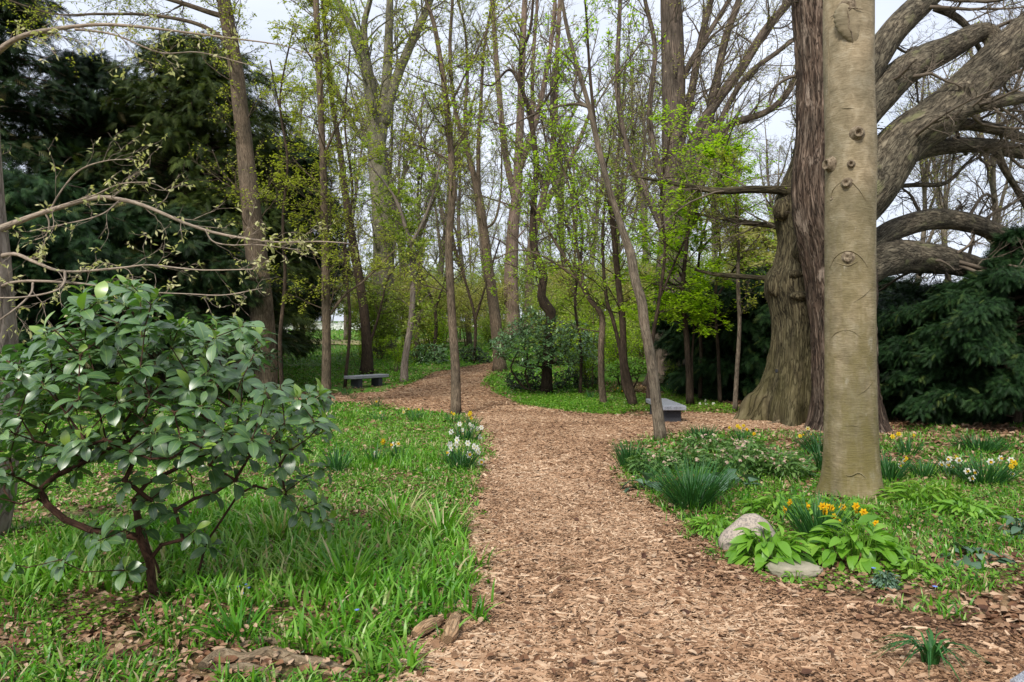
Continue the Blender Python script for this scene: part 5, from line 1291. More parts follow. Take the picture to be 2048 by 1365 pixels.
# ================================================================== SHRUBS WITH BIG LEAVES
def whorl_shrub(name, label, cat, base, whorls, wdirs, lsz, nleaf, leafmat, seed, stem_r=.028, bark='stem_red', tpl=OVAL, wid=.44, stems0=3, up_bias=.8, rmin=.003):
    """grow stems that join every whorl centre to the foot, then set a rosette of leaves on each"""
    rng = rngf(seed); base = np.asarray(base, float)
    t = empty(name, base, label, cat)
    W = np.asarray(whorls, float)
    # branching: link each whorl to the closest existing node, growing outwards from the foot
    nodes = [base + [0, 0, -.06]]; parent = [-1]
    for k in range(stems0):
        az = 2 * pi * k / stems0 + .5; p = base + np.array([math.cos(az) * .12, math.sin(az) * .12, -.03]); nodes.append(p.copy()); parent.append(-1);
        prev = len(nodes) - 1
        for q in range(1, 5):
            p = p + np.array([math.cos(az) * .07, math.sin(az) * .05, .15]) + rng.normal(0, .02, 3)
            nodes.append(p.copy()); parent.append(prev); prev = len(nodes) - 1
    order = np.argsort(np.linalg.norm(W - base, axis=1))
    tipidx = []
    for i in order:
        w = W[i]; A_ = np.array(nodes); dist = np.linalg.norm(A_ - w, axis=1)
        dist = dist + .35 * np.maximum(0, A_[:, 2] - w[2] + .05) * 2 + .12 * np.linalg.norm(A_ - base, axis=1)
        j = int(np.argmin(dist)); a = A_[j]; L_ = np.linalg.norm(w - a); k = max(1, int(L_ / .11))
        prev = j
        gp = parent[j]; d0 = nrm(a - A_[gp]) if gp >= 0 else np.array([0, 0, 1.])
        c1 = a + d0 * L_ * .35; c2 = w - np.array([0, 0, 1.]) * L_ * .18
        for q in range(1, k + 1):
            u = q / k; p = (1 - u) ** 3 * a + 3 * (1 - u) ** 2 * u * c1 + 3 * (1 - u) * u * u * c2 + u ** 3 * w
            nodes.append(p + (rng.normal(0, .008, 3) if q < k else 0)); parent.append(prev); prev = len(nodes) - 1
        tipidx.append((i, prev))
    A_ = np.array(nodes); cnt = np.zeros(len(A_)); 
    for i, j in tipidx: cnt[j] += 1
    for j in range(len(A_) - 1, 0, -1):
        if parent[j] >= 0: cnt[parent[j]] += cnt[j]
    rad = np.maximum(rmin, stem_r * (cnt / max(1, cnt.max())) ** .5)
    seg = np.array([(parent[j], j) for j in range(1, len(A_)) if cnt[j] > 0 and parent[j] >= 0])
    mb = MB(); e = A_[seg[:, 1]] - A_[seg[:, 0]]
    Pp = np.stack([A_[seg[:, 0]] - e * .08, A_[seg[:, 1]] + e * .08], 1); Rp = np.stack([np.minimum(rad[seg[:, 0]], rad[seg[:, 1]] * 1.4), rad[seg[:, 1]]], 1)
    tubes(mb, Pp, Rp, 7, .5); mb.build('stems', M[bark], t, base)
    mb = MB()
    nl = rng.integers(nleaf[0], nleaf[1], len(W)); own = np.repeat(np.arange(len(W)), nl); n = len(own)
    tip_d = np.zeros((len(W), 3))
    for i, j in tipidx: tip_d[i] = nrm(A_[j] - A_[parent[j]])
    axs = nrm(tip_d * (1 - up_bias) + wdirs * .5 + np.array([0, 0, up_bias])); ax = axs[own]
    rank = np.concatenate([np.arange(k) for k in nl]); az = rank * 2.4 + rng.normal(0, .25, n) + own
    x1, y1, _ = basis(np.cross(ax, [[.3, .9, .2]]), ax); perp = np.cos(az)[:, None] * x1 + np.sin(az)[:, None] * y1
    el = np.where(rank < 3, rng.normal(.35, .2, n), rng.normal(.0, .28, n))[:, None]
    # a few upright young leaves
    el = np.where((rng.random(n) < .06)[:, None], 1.1, el)
    d = nrm(perp * np.cos(el) + ax * np.sin(el) + np.array([0, 0, -.12]))
    up = nrm(ax * np.cos(el) - perp * np.sin(el) + rng.normal(0, .22, (n, 3)))
    pet = lsz * .18
    s = lsz * rng.uniform(.6, 1.2, n) * np.where(rank < 2, .75, 1); young = el[:, 0] > 1.0
    pos = W[own] - ax * (rank[:, None] * .004) + d * pet * .6
    stamp(mb, tpl, pos, d, up, s, s * wid * rng.uniform(.85, 1.12, n), np.where(young, 1.0, np.clip(rng.normal(.45, .2, n), 0, .86)), rng.uniform(-.05, .16, n))
    # petioles
    tubes(mb, np.stack([W[own] - ax * .004, pos + d * s[:, None] * .04], 1), np.full((n, 2), lsz * .013), 3, .95)
    mb.build('leaves', M[leafmat], t, base)
    return t

def poly_sample(rng, poly, n):
    poly = np.array(poly, float); out = []
    lo, hi = poly.min(0), poly.max(0)
    while len(out) < n:
        p = rng.uniform(lo, hi, (n * 3, 2)); k = in_poly(p[:, 0], p[:, 1], poly); out += list(p[k])
    return np.array(out[:n])

def spread_pts(rng, P, dmin, nmax):
    keep = []
    for p in P:
        if all(np.linalg.norm(p - q) > dmin for q in keep): keep.append(p)
        if len(keep) >= nmax: break
    return np.array(keep)

rng = rngf(701)
crown_px = [(0, 700), (60, 690), (110, 640), (150, 600), (190, 560), (270, 560), (300, 590), (345, 640), (400, 625), (440, 630), (520, 645), (540, 665), (520, 720), (500, 750),
            (560, 770), (620, 765), (645, 785), (655, 850), (640, 900), (560, 900), (520, 880), (440, 900), (390, 930), (300, 910), (230, 900), (150, 940), (60, 960), (-60, 960), (-60, 720)]
P1 = poly_sample(rng, crown_px, 5000)
dep = 4.35 + rng.uniform(-.75, .9, len(P1))
P1 = np.array([ray(a, b, d) for (a, b), d in zip(P1, dep)])
W1 = spread_pts(rng, P1, .122, 350)
low_px = [((600, 1020), 4.3), ((640, 1005), 4.25), ((570, 985), 4.4), ((655, 1040), 4.4), ((610, 955), 4.5), ((655, 935), 4.4), ((560, 930), 4.3), ((470, 960), 4.2), ((430, 985), 4.3), ((350, 1020), 4.2), ((300, 1000), 4.1), ((285, 1050), 4.2),
          ((390, 1060), 4.15), ((250, 1060), 4.0), ((200, 1080), 3.9), ((180, 1060), 4.1), ((120, 1120), 3.85), ((30, 1130), 3.9), ((250, 1140), 4.0), ((420, 1090), 4.5),
          ((80, 980), 4.2), ((20, 1000), 4.4), ((250, 960), 4.0), ((350, 960), 4.1), ((140, 900), 3.9), ((420, 930), 4.1), ((500, 910), 4.3)]
W1 = np.vstack([W1, [ray(a, b, d) for (a, b), d in low_px]])
b1 = ray(345, 1195, 4.42); b1[2] = float(gz(b1[0], b1[1]))
wd = nrm(W1 - (b1 + np.array([0, 0, .9])))
whorl_shrub('rhododendron', 'big glossy-leaved rhododendron with reddish stems in the left foreground', 'shrub', b1, W1, wd, .110, (7, 12), 'leaf_rhodo', 702, .026, wid=.52)

# middle-distance glossy shrub round the crooked trunk
rng = rngf(711)
mp = [(985, 670), (1010, 655), (1035, 635), (1060, 610), (1080, 632), (1130, 640), (1160, 650), (1190, 685), (1192, 712), (1150, 728), (1090, 735), (1060, 738), (1030, 728), (1000, 715), (985, 700)]
P2 = np.array([ray(a, b, 20.2 + rng.uniform(-1.2, 1.0)) for a, b in poly_sample(rng, mp, 2600)])
W2 = spread_pts(rng, P2, .12, 520); b2 = gpt(1076, 788)
whorl_shrub('glossy_shrub', 'rounded glossy-leaved shrub on bare curved stems around the crooked trunk in the middle bed', 'shrub', b2, W2, nrm(W2 - b2), .13, (6, 9), 'leaf_laurel', 712, .045, 'bark_dark', LEAF6, .5, 2, rmin=.006, up_bias=.9)
rng = rngf(713)
for i, (poly, Y, bpx, lab, mt, n, nm) in enumerate([
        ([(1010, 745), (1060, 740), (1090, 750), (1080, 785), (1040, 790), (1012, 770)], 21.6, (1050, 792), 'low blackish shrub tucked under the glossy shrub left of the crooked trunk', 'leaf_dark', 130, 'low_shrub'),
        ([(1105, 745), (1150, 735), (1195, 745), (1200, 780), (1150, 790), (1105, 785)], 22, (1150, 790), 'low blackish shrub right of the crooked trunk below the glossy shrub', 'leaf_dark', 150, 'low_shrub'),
        ([(1120, 655), (1160, 640), (1200, 660), (1205, 720), (1180, 750), (1130, 750)], 23.5, (1165, 775), 'glossy dark-leaved shrub behind and right of the crooked trunk', 'leaf_laurel', 220, 'glossy_shrub'),
        ([(822, 700), (850, 688), (890, 690), (895, 722), (850, 732), (822, 724)], 31, (860, 733), 'low dark shrub left of the slender trunk at the path bend', 'leaf_laurel', 150, 'low_shrub'),
        ([(920, 700), (950, 692), (975, 705), (982, 722), (950, 732), (918, 728)], 31.5, (948, 732), 'low dark shrub with bronze tints right of the slender trunk at the path bend', 'leaf_dark', 150, 'low_shrub'),
        ([(1215, 728), (1250, 715), (1290, 720), (1300, 745), (1260, 755), (1215, 752)], 20.5, (1255, 765), 'low pale lime shrub between the dark leaning pair and the great trunk', 'broad', 150, 'low_shrub'),
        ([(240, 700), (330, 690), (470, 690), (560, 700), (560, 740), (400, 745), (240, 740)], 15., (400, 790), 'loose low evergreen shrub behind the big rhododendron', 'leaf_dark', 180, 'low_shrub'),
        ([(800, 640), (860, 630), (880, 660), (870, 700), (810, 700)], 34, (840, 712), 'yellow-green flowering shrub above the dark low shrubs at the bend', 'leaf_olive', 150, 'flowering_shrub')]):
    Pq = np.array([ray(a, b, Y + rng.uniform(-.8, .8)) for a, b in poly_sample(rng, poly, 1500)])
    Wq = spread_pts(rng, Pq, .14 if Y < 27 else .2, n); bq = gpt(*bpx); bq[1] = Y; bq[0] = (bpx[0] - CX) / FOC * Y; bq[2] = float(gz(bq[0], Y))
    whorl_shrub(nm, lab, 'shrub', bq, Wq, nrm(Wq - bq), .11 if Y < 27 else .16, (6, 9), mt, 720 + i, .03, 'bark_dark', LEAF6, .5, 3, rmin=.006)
# the two bare curved stems of the glossy shrub
for lab, pts in (('thin dark arching bare stem left of the crooked trunk foot', [(1082, 784, 5), (1050, 776, 4), (1030, 752, 4), (1022, 735, 3), (1030, 715, 3)]),):
    P, R = traced(pts, 20.6, None, 0, 0, 1, 30); P[0, 2] = float(gz(P[0, 0], P[0, 1])) - .02
    mb = MB(); tubes(mb, P, np.maximum(R, .022), 6, .5, cap=True)
    for o in bpy.data.objects:
        if o.get('label', '').startswith('rounded glossy-leaved'): mb.build('stems', M['bark_dark'], o, np.array(o.location))

# ================================================================== BEDS: CLUMPS, FLOWERS, STONES
def petals_mesh(n=6, cup=.25):
    mb = MB(); az = np.arange(n) * 2 * pi / n
    d = np.stack([np.cos(az), np.sin(az), np.full(n, cup)], -1)
    stamp(mb, oval_leaf(4, .1, .1), np.zeros((n, 3)), d, np.array([[0, 0, 1.]] * n), 1.0, .62, np.linspace(0, 1, n))
    return mb
def trumpet_mesh():
    mb = MB(); th = np.arange(12) * 2 * pi / 12; V = []
    for r_, z_ in ((.12, .0), (.24, .08), (.26, .35), (.30, .6), (.40, .68), (.36, .60), (.2, .2), (.02, .1)):
        V.append(np.stack([np.cos(th) * r_ * (1 + .08 * np.cos(6 * th) * (r_ > .3)), np.sin(th) * r_ * (1 + .08 * np.cos(6 * th) * (r_ > .3)), th * 0 + z_], -1))
    V = np.array(V); i = np.arange(96).reshape(8, 12)
    mb.add(V, np.stack([i[:-1], np.roll(i[:-1], -1, 1), np.roll(i[1:], -1, 1), i[1:]], -1), None, .5); return mb
_fl = {}
def flower(parent, base, pos, r, kind, seed):
    """a daffodil: petals (part) with trumpet and stem (sub-parts); mesh data shared between flowers"""
    rng = rngf(seed)
    pm, tm = {'white': ('white_petal', 'cream_petal'), 'cream': ('cream_petal', 'yellow_petal'), 'whiteyellow': ('white_petal', 'yellow_petal'), 'yellow': ('yellow_petal', 'yellow_petal'), 'orange': ('orange_petal', 'orange_petal')}[kind]
    if kind not in _fl:
        a = petals_mesh().build('flower', M[pm]); b = trumpet_mesh().build('trumpet', M[tm]); _fl[kind] = (a.data, b.data)
        bpy.data.objects.remove(a); bpy.data.objects.remove(b)
    f = bpy.data.objects.new('flower', _fl[kind][0]); COL.objects.link(f); f.parent = parent
    p = np.asarray(pos) - np.asarray(parent.location)
    f.location = tuple(p)
    az = rng.uniform(-pi, pi) ; face = nrm(np.array([math.cos(az) * .8, -abs(math.sin(az)) - .35, rng.uniform(-.15, .35)]))
    q = Vector(face).to_track_quat('Z', 'Y'); f.rotation_mode = 'QUATERNION'; f.rotation_quaternion = q
    f.scale = (r, r, r)
    t_ = bpy.data.objects.new('trumpet', _fl[kind][1]); COL.objects.link(t_); t_.parent = f
    if kind == 'white': t_.scale = (.75, .75, .45)
    # stem from the clump's foot to the flower, in the flower's own frame
    foot = np.array(base) + np.array([rng.normal(0, .03), rng.normal(0, .03), 0]); foot[0] += (pos[0] - base[0]) * .35; foot[1] += (pos[1] - base[1]) * .35
    top = np.asarray(pos) - face * .004
    mid = np.array([top[0] * .85 + foot[0] * .15, top[1] * .85 + foot[1] * .15, top[2] * 1.0 - .02])
    C_ = catmull(np.array([foot, (foot + mid) / 2 + [0, 0, .02], mid, top]), 9)
    loc = (C_ - np.asarray(pos)); Rm = np.array(q.to_matrix()); loc = loc @ Rm / r
    mb = MB(); tubes(mb, loc, np.full(9, .0028) / r, 4, .5)
    mb.build('flower_stem', M['grass_dark'], f)
    return f

def clump(name, label, px, py, wpx, hpx, nl, seed, cat='daffodils', mat='grass_dark', fl=(), fr=.03, lw=.011, spread=.5, bend=(.05, .35), group=None, deep=None, am=.5, hs=1.0):
    rng = rngf(seed); b = gpt(px, py); Y = b[1]
    t = empty(name, b, label, cat, group)
    h = hpx / FOC * Y; w = wpx / FOC * Y * .5
    az = rng.uniform(0, 2 * pi, nl); rad = np.sqrt(rng.random(nl)) * w * .55
    x = b[0] + np.cos(az) * rad; y = b[1] + np.sin(az) * rad * (deep or .8)
    spr = rad / max(w * .55, 1e-3) * spread + np.abs(rng.normal(0, .08, nl))
    mb = MB(); phi = az + rng.normal(0, .4, nl)
    blades(mb, x, y, np.full(nl, b[2] - .01), h * rng.uniform(.7, 1.12, nl), lw * rng.uniform(.7, 1.2, nl), rng.uniform(bend[0], bend[1], nl), np.clip(rng.normal(am, .22, nl), 0, 1), seed + 1, 4, phi, spr, hs)
    mb.build('leaves', M[mat], t, b)
    for i, f in enumerate(fl):
        kind = f[2] if len(f) > 2 else 'yellow'
        yy = Y + rng.uniform(-.12, .12) * (1 + w)
        flower(t, b, ray(f[0], f[1], yy), fr * rng.uniform(.85, 1.1), kind, seed * 31 + i)
    return t
Wt, Wy, Cr, Ye, Or = 'white', 'whiteyellow', 'cream', 'yellow', 'orange'
clump('daffodil_clump', 'dark upright leaf clump without flowers beside the rhododendron edge', 674, 950, 55, 66, 70, 801)
clump('daffodil_clump', 'sparse clump with one white flower, left of the pair of yellow-centred flowers', 752, 932, 60, 48, 34, 802, fl=[(750, 908, Wt)], fr=.045)
clump('daffodil_clump', 'sparse clump with one cream and one yellow flower in mid lawn left of the path', 800, 932, 56, 48, 40, 803, fl=[(765, 883, Ye), (787, 890, Wy), (795, 888, Cr)], fr=.05)
clump('daffodil_clump', 'white and yellow-centred daffodils in the nearest clump at the left path edge', 922, 942, 74, 62, 110, 804, fl=[(898, 906, Wy), (903, 895, Wt), (899, 889, Wt), (912, 890, Wt), (915, 880, Wt), (936, 886, Wt), (938, 909, Wy), (953, 896, Wt), (957, 903, Wt), (962, 923, Wy), (949, 893, Wt)], fr=.046)
clump('daffodil_clump', 'white daffodil clump at the foot of the slender path-edge trunk', 930, 884, 84, 44, 100, 805, fl=[(903, 864, Wt), (919, 848, Wt), (925, 860, Wt), (941, 849, Wt), (946, 853, Wt), (954, 857, Wt), (963, 855, Wt), (958, 873, Wt), (962, 878, Wt), (968, 889, Wt), (916, 875, Wt), (941, 860, Wt)], fr=.046)
clump('daffodil_clump', 'small yellow daffodil clump immediately left of the slender path-edge trunk foot', 906, 848, 40, 26, 36, 806, fl=[(904, 825), (908, 828)], fr=.034)
clump('daffodil_clump', 'small yellow daffodil clump right of the slender path-edge trunk', 944, 856, 40, 32, 40, 807, fl=[(940, 826), (943, 836), (939, 829)], fr=.046)
clump('daffodil_clump', 'dark low clump with fading yellow buds on the lawn below the branch path', 828, 846, 48, 30, 70, 808, fl=[(817, 818), (838, 819)], fr=.026)
clump('daffodil_clump', 'small clump with one pale yellow flower on the lawn left of the dark low clump', 762, 846, 50, 24, 34, 809, fl=[(761, 826, Cr), (808, 824, Cr)], fr=.034)
clump('daffodil_clump', 'small clump with a pale yellow flower in front of the left bench', 755, 814, 34, 26, 40, 810, fl=[(753, 803), (763, 827, Cr)], fr=.03)
clump('daffodil_clump', 'tuft with one yellow flower at the foot of the slender trunk by the rhododendron', 640, 822, 40, 22, 34, 811, fl=[(645, 806)], fr=.035)
clump('daffodil_clump', 'leafy tuft on the lawn right of the dark upright leaf clump', 700, 845, 60, 30, 40, 812, mat='grass')
clump('daffodil_clump', 'leafy tuft in the middle of the left lawn', 845, 850, 60, 26, 40, 813, mat='grass')
clump('grass_tuft', 'dark green tuft left of the bench', 692, 792, 32, 24, 50, 814, 'grass tuft')
clump('grass_tuft', 'dark tuft right of the first one, by the near bench leg', 704, 800, 22, 18, 30, 815, 'grass tuft')
clump('grass_tuft', 'tall dark tussock, leftmost plant of the right-hand bed at the path edge', 1258, 938, 62, 62, 230, 821, 'grass tuft', spread=.25, lw=.009)
clump('grass_tuft', 'large dark grassy tussock at the path edge in front of the pink hellebores', 1384, 1018, 120, 112, 380, 822, 'grass tuft', spread=.55, bend=(.05, .5), lw=.009)
clump('grass_tuft', 'dark green tussock just right of the leaning trunk foot', 1403, 886, 76, 38, 200, 823, 'grass tuft', spread=.5)
clump('daffodil_clump', 'yellow-orange daffodils right of the dark tussock behind the hellebores', 1482, 890, 52, 34, 70, 824, fl=[(1458, 855), (1475, 852), (1480, 856), (1487, 851), (1494, 859, Or), (1492, 876), (1508, 868, Or)], fr=.034)
clump('daffodil_clump', 'blue-green leaf clump with two yellow flowers at the left side of the smooth trunk', 1640, 910, 90, 56, 170, 825, fl=[(1600, 872), (1605, 870), (1616, 857, Cr), (1620, 868, Cr)], fr=.034, spread=.7)
clump('daffodil_clump', 'dark leafy clump hugging the left flank of the smooth trunk', 1645, 950, 60, 66, 110, 826, spread=.6)
clump('daffodil_clump', 'tall dark leaf clump hugging the right flank of the smooth trunk', 1778, 968, 62, 66, 130, 827, spread=.5, fl=[])
clump('daffodil_clump', 'three bright yellow daffodils in the farthest clump right of the smooth trunk', 1816, 914, 60, 44, 80, 828, fl=[(1785, 873), (1797, 868), (1826, 871)], fr=.04)
clump('daffodil_clump', 'clump with three white-and-yellow flowers right of the tall dark leaf clump', 1846, 962, 70, 46, 80, 829, fl=[(1806, 922, Wy), (1811, 917, Ye), (1798, 932, Wy)], fr=.038)
clump('daffodil_clump', 'white-and-yellow daffodils in the clump between the three-flower clump and the largest one', 1905, 962, 60, 48, 60, 830, fl=[(1893, 929, Wy), (1899, 919, Wy), (1911, 915, Ye), (1904, 934, Wy), (1884, 928, Wy), (1917, 921, Wy)], fr=.038)
clump('daffodil_clump', 'largest daffodil clump at far right with white-and-yellow flowers', 1968, 975, 120, 66, 220, 831, fl=[(1934, 942, Wy), (1950, 944, Wy), (1943, 956, Wy), (1981, 923, Wy), (2000, 916, Wy), (2022, 920, Wy), (2028, 925, Ye), (2023, 933, Ye), (2024, 948, Wy), (2030, 929, Ye)], fr=.038, spread=.7)
clump('grass_tuft', 'wide dark clump behind the largest daffodil clump, under the hedge', 1960, 908, 150, 42, 260, 832, 'grass tuft', spread=.6)
clump('daffodil_clump', 'orange-yellow daffodils in the nearest clump between boulder and smooth trunk', 1636, 1088, 110, 100, 170, 833, fl=[(1578, 1004, Or), (1567, 1019, Or), (1613, 1012, Or), (1644, 1012, Or), (1650, 1023, Or), (1657, 1014, Or), (1662, 1016, Or), (1667, 1033, Ye), (1675, 1041, Ye), (1685, 1014, Or), (1709, 1023, Or), (1711, 1012, Or), (1727, 1024, Or)], fr=.034, spread=.5, am=.6)
clump('daffodil_clump', 'thin clump with one orange flower right of the nearest orange daffodils', 1762, 1096, 60, 56, 30, 834, fl=[(1753, 1047, Or)], fr=.03, mat='grass')
clump('daffodil_clump', 'very small clump with one low orange flower at the edge of the broad leaves', 1806, 1112, 30, 26, 16, 835, fl=[(1803, 1096, Or)], fr=.025, mat='grass')
clump('daffodil_clump', 'yellow flowers in the leaf litter behind the right stone bench', 1340, 792, 36, 26, 50, 836, fl=[(1335, 768), (1342, 772), (1350, 780), (1338, 778)], fr=.034, mat='grass')
clump('daffodil_clump', 'orange flowers low in the middle bed right of the bent trunk', 1240, 790, 30, 22, 50, 837, fl=[(1230, 780, Or), (1244, 782, Or), (1236, 776, Or)], fr=.03, mat='grass')
clump('grass_tuft', 'dark tuft in the middle bed between the bent trunk and the glossy shrub', 1185, 802, 30, 24, 60, 838, 'grass tuft')
clump('daffodil_clump', 'yellow flowers in the litter before the thin single stem', 1460, 800, 30, 22, 40, 839, fl=[(1459, 790), (1466, 795, Or)], fr=.034, mat='grass')
clump('daffodil_clump', 'white flowers by the furrowed tree before the dark hedge', 1412, 818, 40, 16, 30, 840, fl=[(1400, 808, Wt), (1413, 810, Wt), (1427, 808, Wt), (1410, 801, Wt)], fr=.05, mat='grass')
clump('limp_plant', 'limp drooping blue-green plant alone in the leaf litter at the bottom right', 1862, 1338, 50, 190, 44, 841, 'plant', spread=.10, bend=(1.2, 1.7), lw=.014, hs=.36)
clump('bulb_clump', 'bright green bulb leaves in the lawn at lower centre-left', 700, 1180, 110, 105, 60, 842, 'plant', mat='grass', lw=.018, bend=(.1, .6), am=.65)
clump('bulb_clump', 'bright green bulb leaves on the left lawn near the path', 880, 1070, 120, 80, 70, 843, 'plant', mat='grass', lw=.018, bend=(.1, .6), am=.8)
clump('bulb_clump', 'bright upright bulb leaves right of the rhododendron', 800, 1050, 110, 78, 60, 844, 'plant', mat='grass', lw=.018, bend=(.1, .6), am=.8)
clump('bulb_clump', 'pale green bulb leaves on the left lawn beyond the rhododendron stems', 560, 1080, 110, 80, 60, 845, 'plant', mat='grass', lw=.018, bend=(.1, .6), am=.75)
clump('bulb_clump', 'green bulb leaves in the shade at the bottom edge left of centre', 480, 1290, 130, 90, 50, 846, 'plant', mat='grass', lw=.016, bend=(.2, .8), am=.35)

# broad-leaved clumps
def broad_clump(label, px, py, wpx, hpx, n, seed, mat='broad', lsz=.15, wid=.42, name='broad_leaved_plant', up=.9):
    rng = rngf(seed); b = gpt(px, py); Y = b[1]; t = empty(name, b, label, 'plant')
    w = wpx / FOC * Y * .5; h = hpx / FOC * Y
    az = rng.uniform(0, 2 * pi, n); rad = np.sqrt(rng.random(n)); x = b[0] + np.cos(az) * rad * w * .8; y = b[1] + np.sin(az) * rad * w * .6
    z = b[2] + h * (.25 + .75 * (1 - rad ** 2)) * rng.uniform(.5, 1, n)
    d = nrm(np.stack([np.cos(az), np.sin(az), rng.uniform(-.3, .9, n) * (1.2 - rad)], -1) + rng.normal(0, .3, (n, 3)))
    u = nrm(np.stack([np.cos(az) * -.2, np.sin(az) * -.2, np.ones(n)], -1) * up + rng.normal(0, .3, (n, 3)))
    s = lsz * rng.uniform(.65, 1.15, n); mb = MB()
    stamp(mb, OVAL, np.stack([x, y, z], -1), d, u, s, s * wid * rng.uniform(.8, 1.1, n), np.clip(rng.normal(.5, .24, n), 0, 1), rng.uniform(.1, .6, n))
    ft = np.stack([b[0] + (x - b[0]) * .6, b[1] + (y - b[1]) * .6, np.full(n, b[2] - .01)], -1)
    tubes(mb, np.stack([ft, np.stack([x, y, z], -1)], 1), np.full((n, 2), .003), 3, .6)
    mb.build('leaves', M[mat], t, b); return t
broad_clump('broad bright-green leaf clump spilling over the right side of the boulder', 1545, 1128, 165, 70, 120, 851)
broad_clump('broad bright-green leaf clump right of the flat stone', 1710, 1128, 210, 78, 150, 852)
broad_clump('narrow bright leaves in front of the smooth trunk foot', 1690, 1050, 160, 42, 130, 853, lsz=.12, wid=.34)
broad_clump('pale green lily-like leaves left of the smooth trunk foot', 1560, 1032, 200, 40, 190, 854, lsz=.11, wid=.3)
broad_clump('light green leaves at the path edge above the boulder', 1430, 1068, 150, 34, 150, 855, lsz=.09, wid=.28)
broad_clump('silvery green strap leaves right of the smooth trunk foot', 1850, 1015, 190, 44, 230, 856, 'cover', .13, .2, up=.5)
broad_clump('bright broad leaves right of the silvery strap leaves', 1930, 1040, 170, 34, 150, 857, lsz=.11, wid=.36)
broad_clump('small yellow-green sprout at the corner of the flat stone', 1592, 1168, 60, 26, 26, 858, lsz=.06, wid=.3)
broad_clump('yellow-green leafy sprigs right of the broad clumps near the litter', 1830, 1160, 90, 40, 50, 859, lsz=.08, wid=.4)
broad_clump('dark grey-green big leaves at the path edge below the pink hellebores, left', 1292, 982, 70, 24, 14, 861, 'grey_leaf', .2, .5)
broad_clump('dark grey-green big leaves right of the large tussock', 1465, 985, 100, 34, 22, 862, 'grey_leaf', .22, .5)
broad_clump('grey-green big leaves low in the litter at the right edge', 1950, 1130, 110, 28, 18, 863, 'grey_leaf', .17, .5)
broad_clump('grey-green leaves by the right frame edge', 2040, 1080, 60, 40, 24, 864, 'grey_leaf', .14, .45)
broad_clump('small ferny blue-green plant in front of the broad clumps', 1770, 1180, 70, 36, 170, 865, 'grey_leaf', .03, .5, 'ferny_plant')
broad_clump('low pale-green patch with white blossom in front of the crooked trunk', 1095, 808, 140, 16, 260, 866, 'cover', .07, .5)
broad_clump('bright low leaf patch at the outer edge of the path bend', 985, 772, 50, 22, 90, 867, 'cover', .12, .4)

# hellebores: mounds of divided leaves with nodding flowers
HF = None
def hellebore(label, px, py, wpx, hpx, nl, nf, seed):
    rng = rngf(seed); b = gpt(px, py); Y = b[1]; t = empty('hellebore', b, label, 'plant', 'hellebores in the right-hand bed')
    w = wpx / FOC * Y * .5; h = hpx / FOC * Y
    def pts(n, top):
        az = rng.uniform(0, 2 * pi, n); rad = np.sqrt(rng.random(n))
        return np.stack([b[0] + np.cos(az) * rad * w, b[1] + np.sin(az) * rad * w * .8, b[2] + h * np.sqrt(1 - .75 * rad ** 2) * (rng.uniform(.8, 1.05, n) if top else rng.uniform(.2, .92, n))], -1), az
    p, az = pts(nl, False); d = nrm(np.stack([np.cos(az), np.sin(az), rng.uniform(-.2, .6, nl)], -1) + rng.normal(0, .4, (nl, 3)))
    mb = MB(); s = rng.uniform(.06, .125, nl)
    stamp(mb, LEAF6, p, d, nrm(rng.normal(0, .35, (nl, 3)) + [0, 0, 1]), s, s * .36, np.clip(rng.normal(.5, .25, nl), 0, 1), .2)
    p2, az2 = pts(int(nf * .6), True); ft = b + (p2 - b) * np.array([.4, .4, 0])
    tubes(mb, np.stack([ft, p2], 1), np.full((len(p2), 2), .003), 3, .3)
    mb.build('leaves', M['helle'], t, b)
    pf, az = pts(max(12, nf // 2), True)
    global HF
    if HF is None:
        mb = MB(); a2 = np.arange(5) * 2 * pi / 5
        stamp(mb, oval_leaf(4, .05, .1), np.zeros((5, 3)), np.stack([np.cos(a2), np.sin(a2), np.full(5, -.35)], -1), np.array([[0, 0, 1.]] * 5), 1., .8, np.linspace(0, 1, 5))
        o = mb.build('flower', M['helle_flower']); HF = o.data; bpy.data.objects.remove(o)
    for q in pf:
        f = bpy.data.objects.new('flower', HF); COL.objects.link(f); f.parent = t; f.location = tuple(q - b)
        r = rng.uniform(.024, .036); f.scale = (r, r, r); f.rotation_euler = (rng.normal(.5, .4), rng.normal(0, .5), rng.uniform(0, 6.28))
hellebore('hellebore with green-white and dusky flowers right of the leftmost tussock', 1310, 950, 100, 48, 420, 34, 871)
hellebore('hellebore behind the large tussock, pale green flowers', 1375, 945, 90, 50, 380, 26, 872)
hellebore('pale greenish hellebore below the dark tussock near the leaning trunk', 1410, 905, 100, 36, 360, 50, 873)
hellebore('hellebore with many pink-white flowers in the middle of the group', 1480, 955, 120, 62, 460, 70, 874)
hellebore('pink-flowered hellebore at the right end of the group, before the smooth trunk', 1560, 960, 120, 56, 440, 64, 875)
hellebore('low hellebore with blush flowers at the rear of the group', 1490, 915, 110, 36, 340, 46, 876)
# pink small flowers among the broad leaves
mb = MB(); b = ray(1706, 1075, 5.45); rng = rngf(881); t = empty('pink_flower', b - [0, 0, .12], 'single pale pink ragged blossom among the broad leaves', 'flower')
dd = nrm(rng.normal(0, 1, (14, 3)) + [0, 0, .5]); stamp(mb, LEAF6, np.repeat(b[None], 14, 0), dd, rng.normal(0, 1, (14, 3)), .05, .018, rng.random(14))
mb.build('petals', M['pink_petal'], t, b - [0, 0, .12])
mb = MB(); tubes(mb, np.array([b - [0, .0, .14], b]), np.array([.004, .003]), 5, .5); mb.build('flower_stem', M['grass'], t, b - [0, 0, .12])
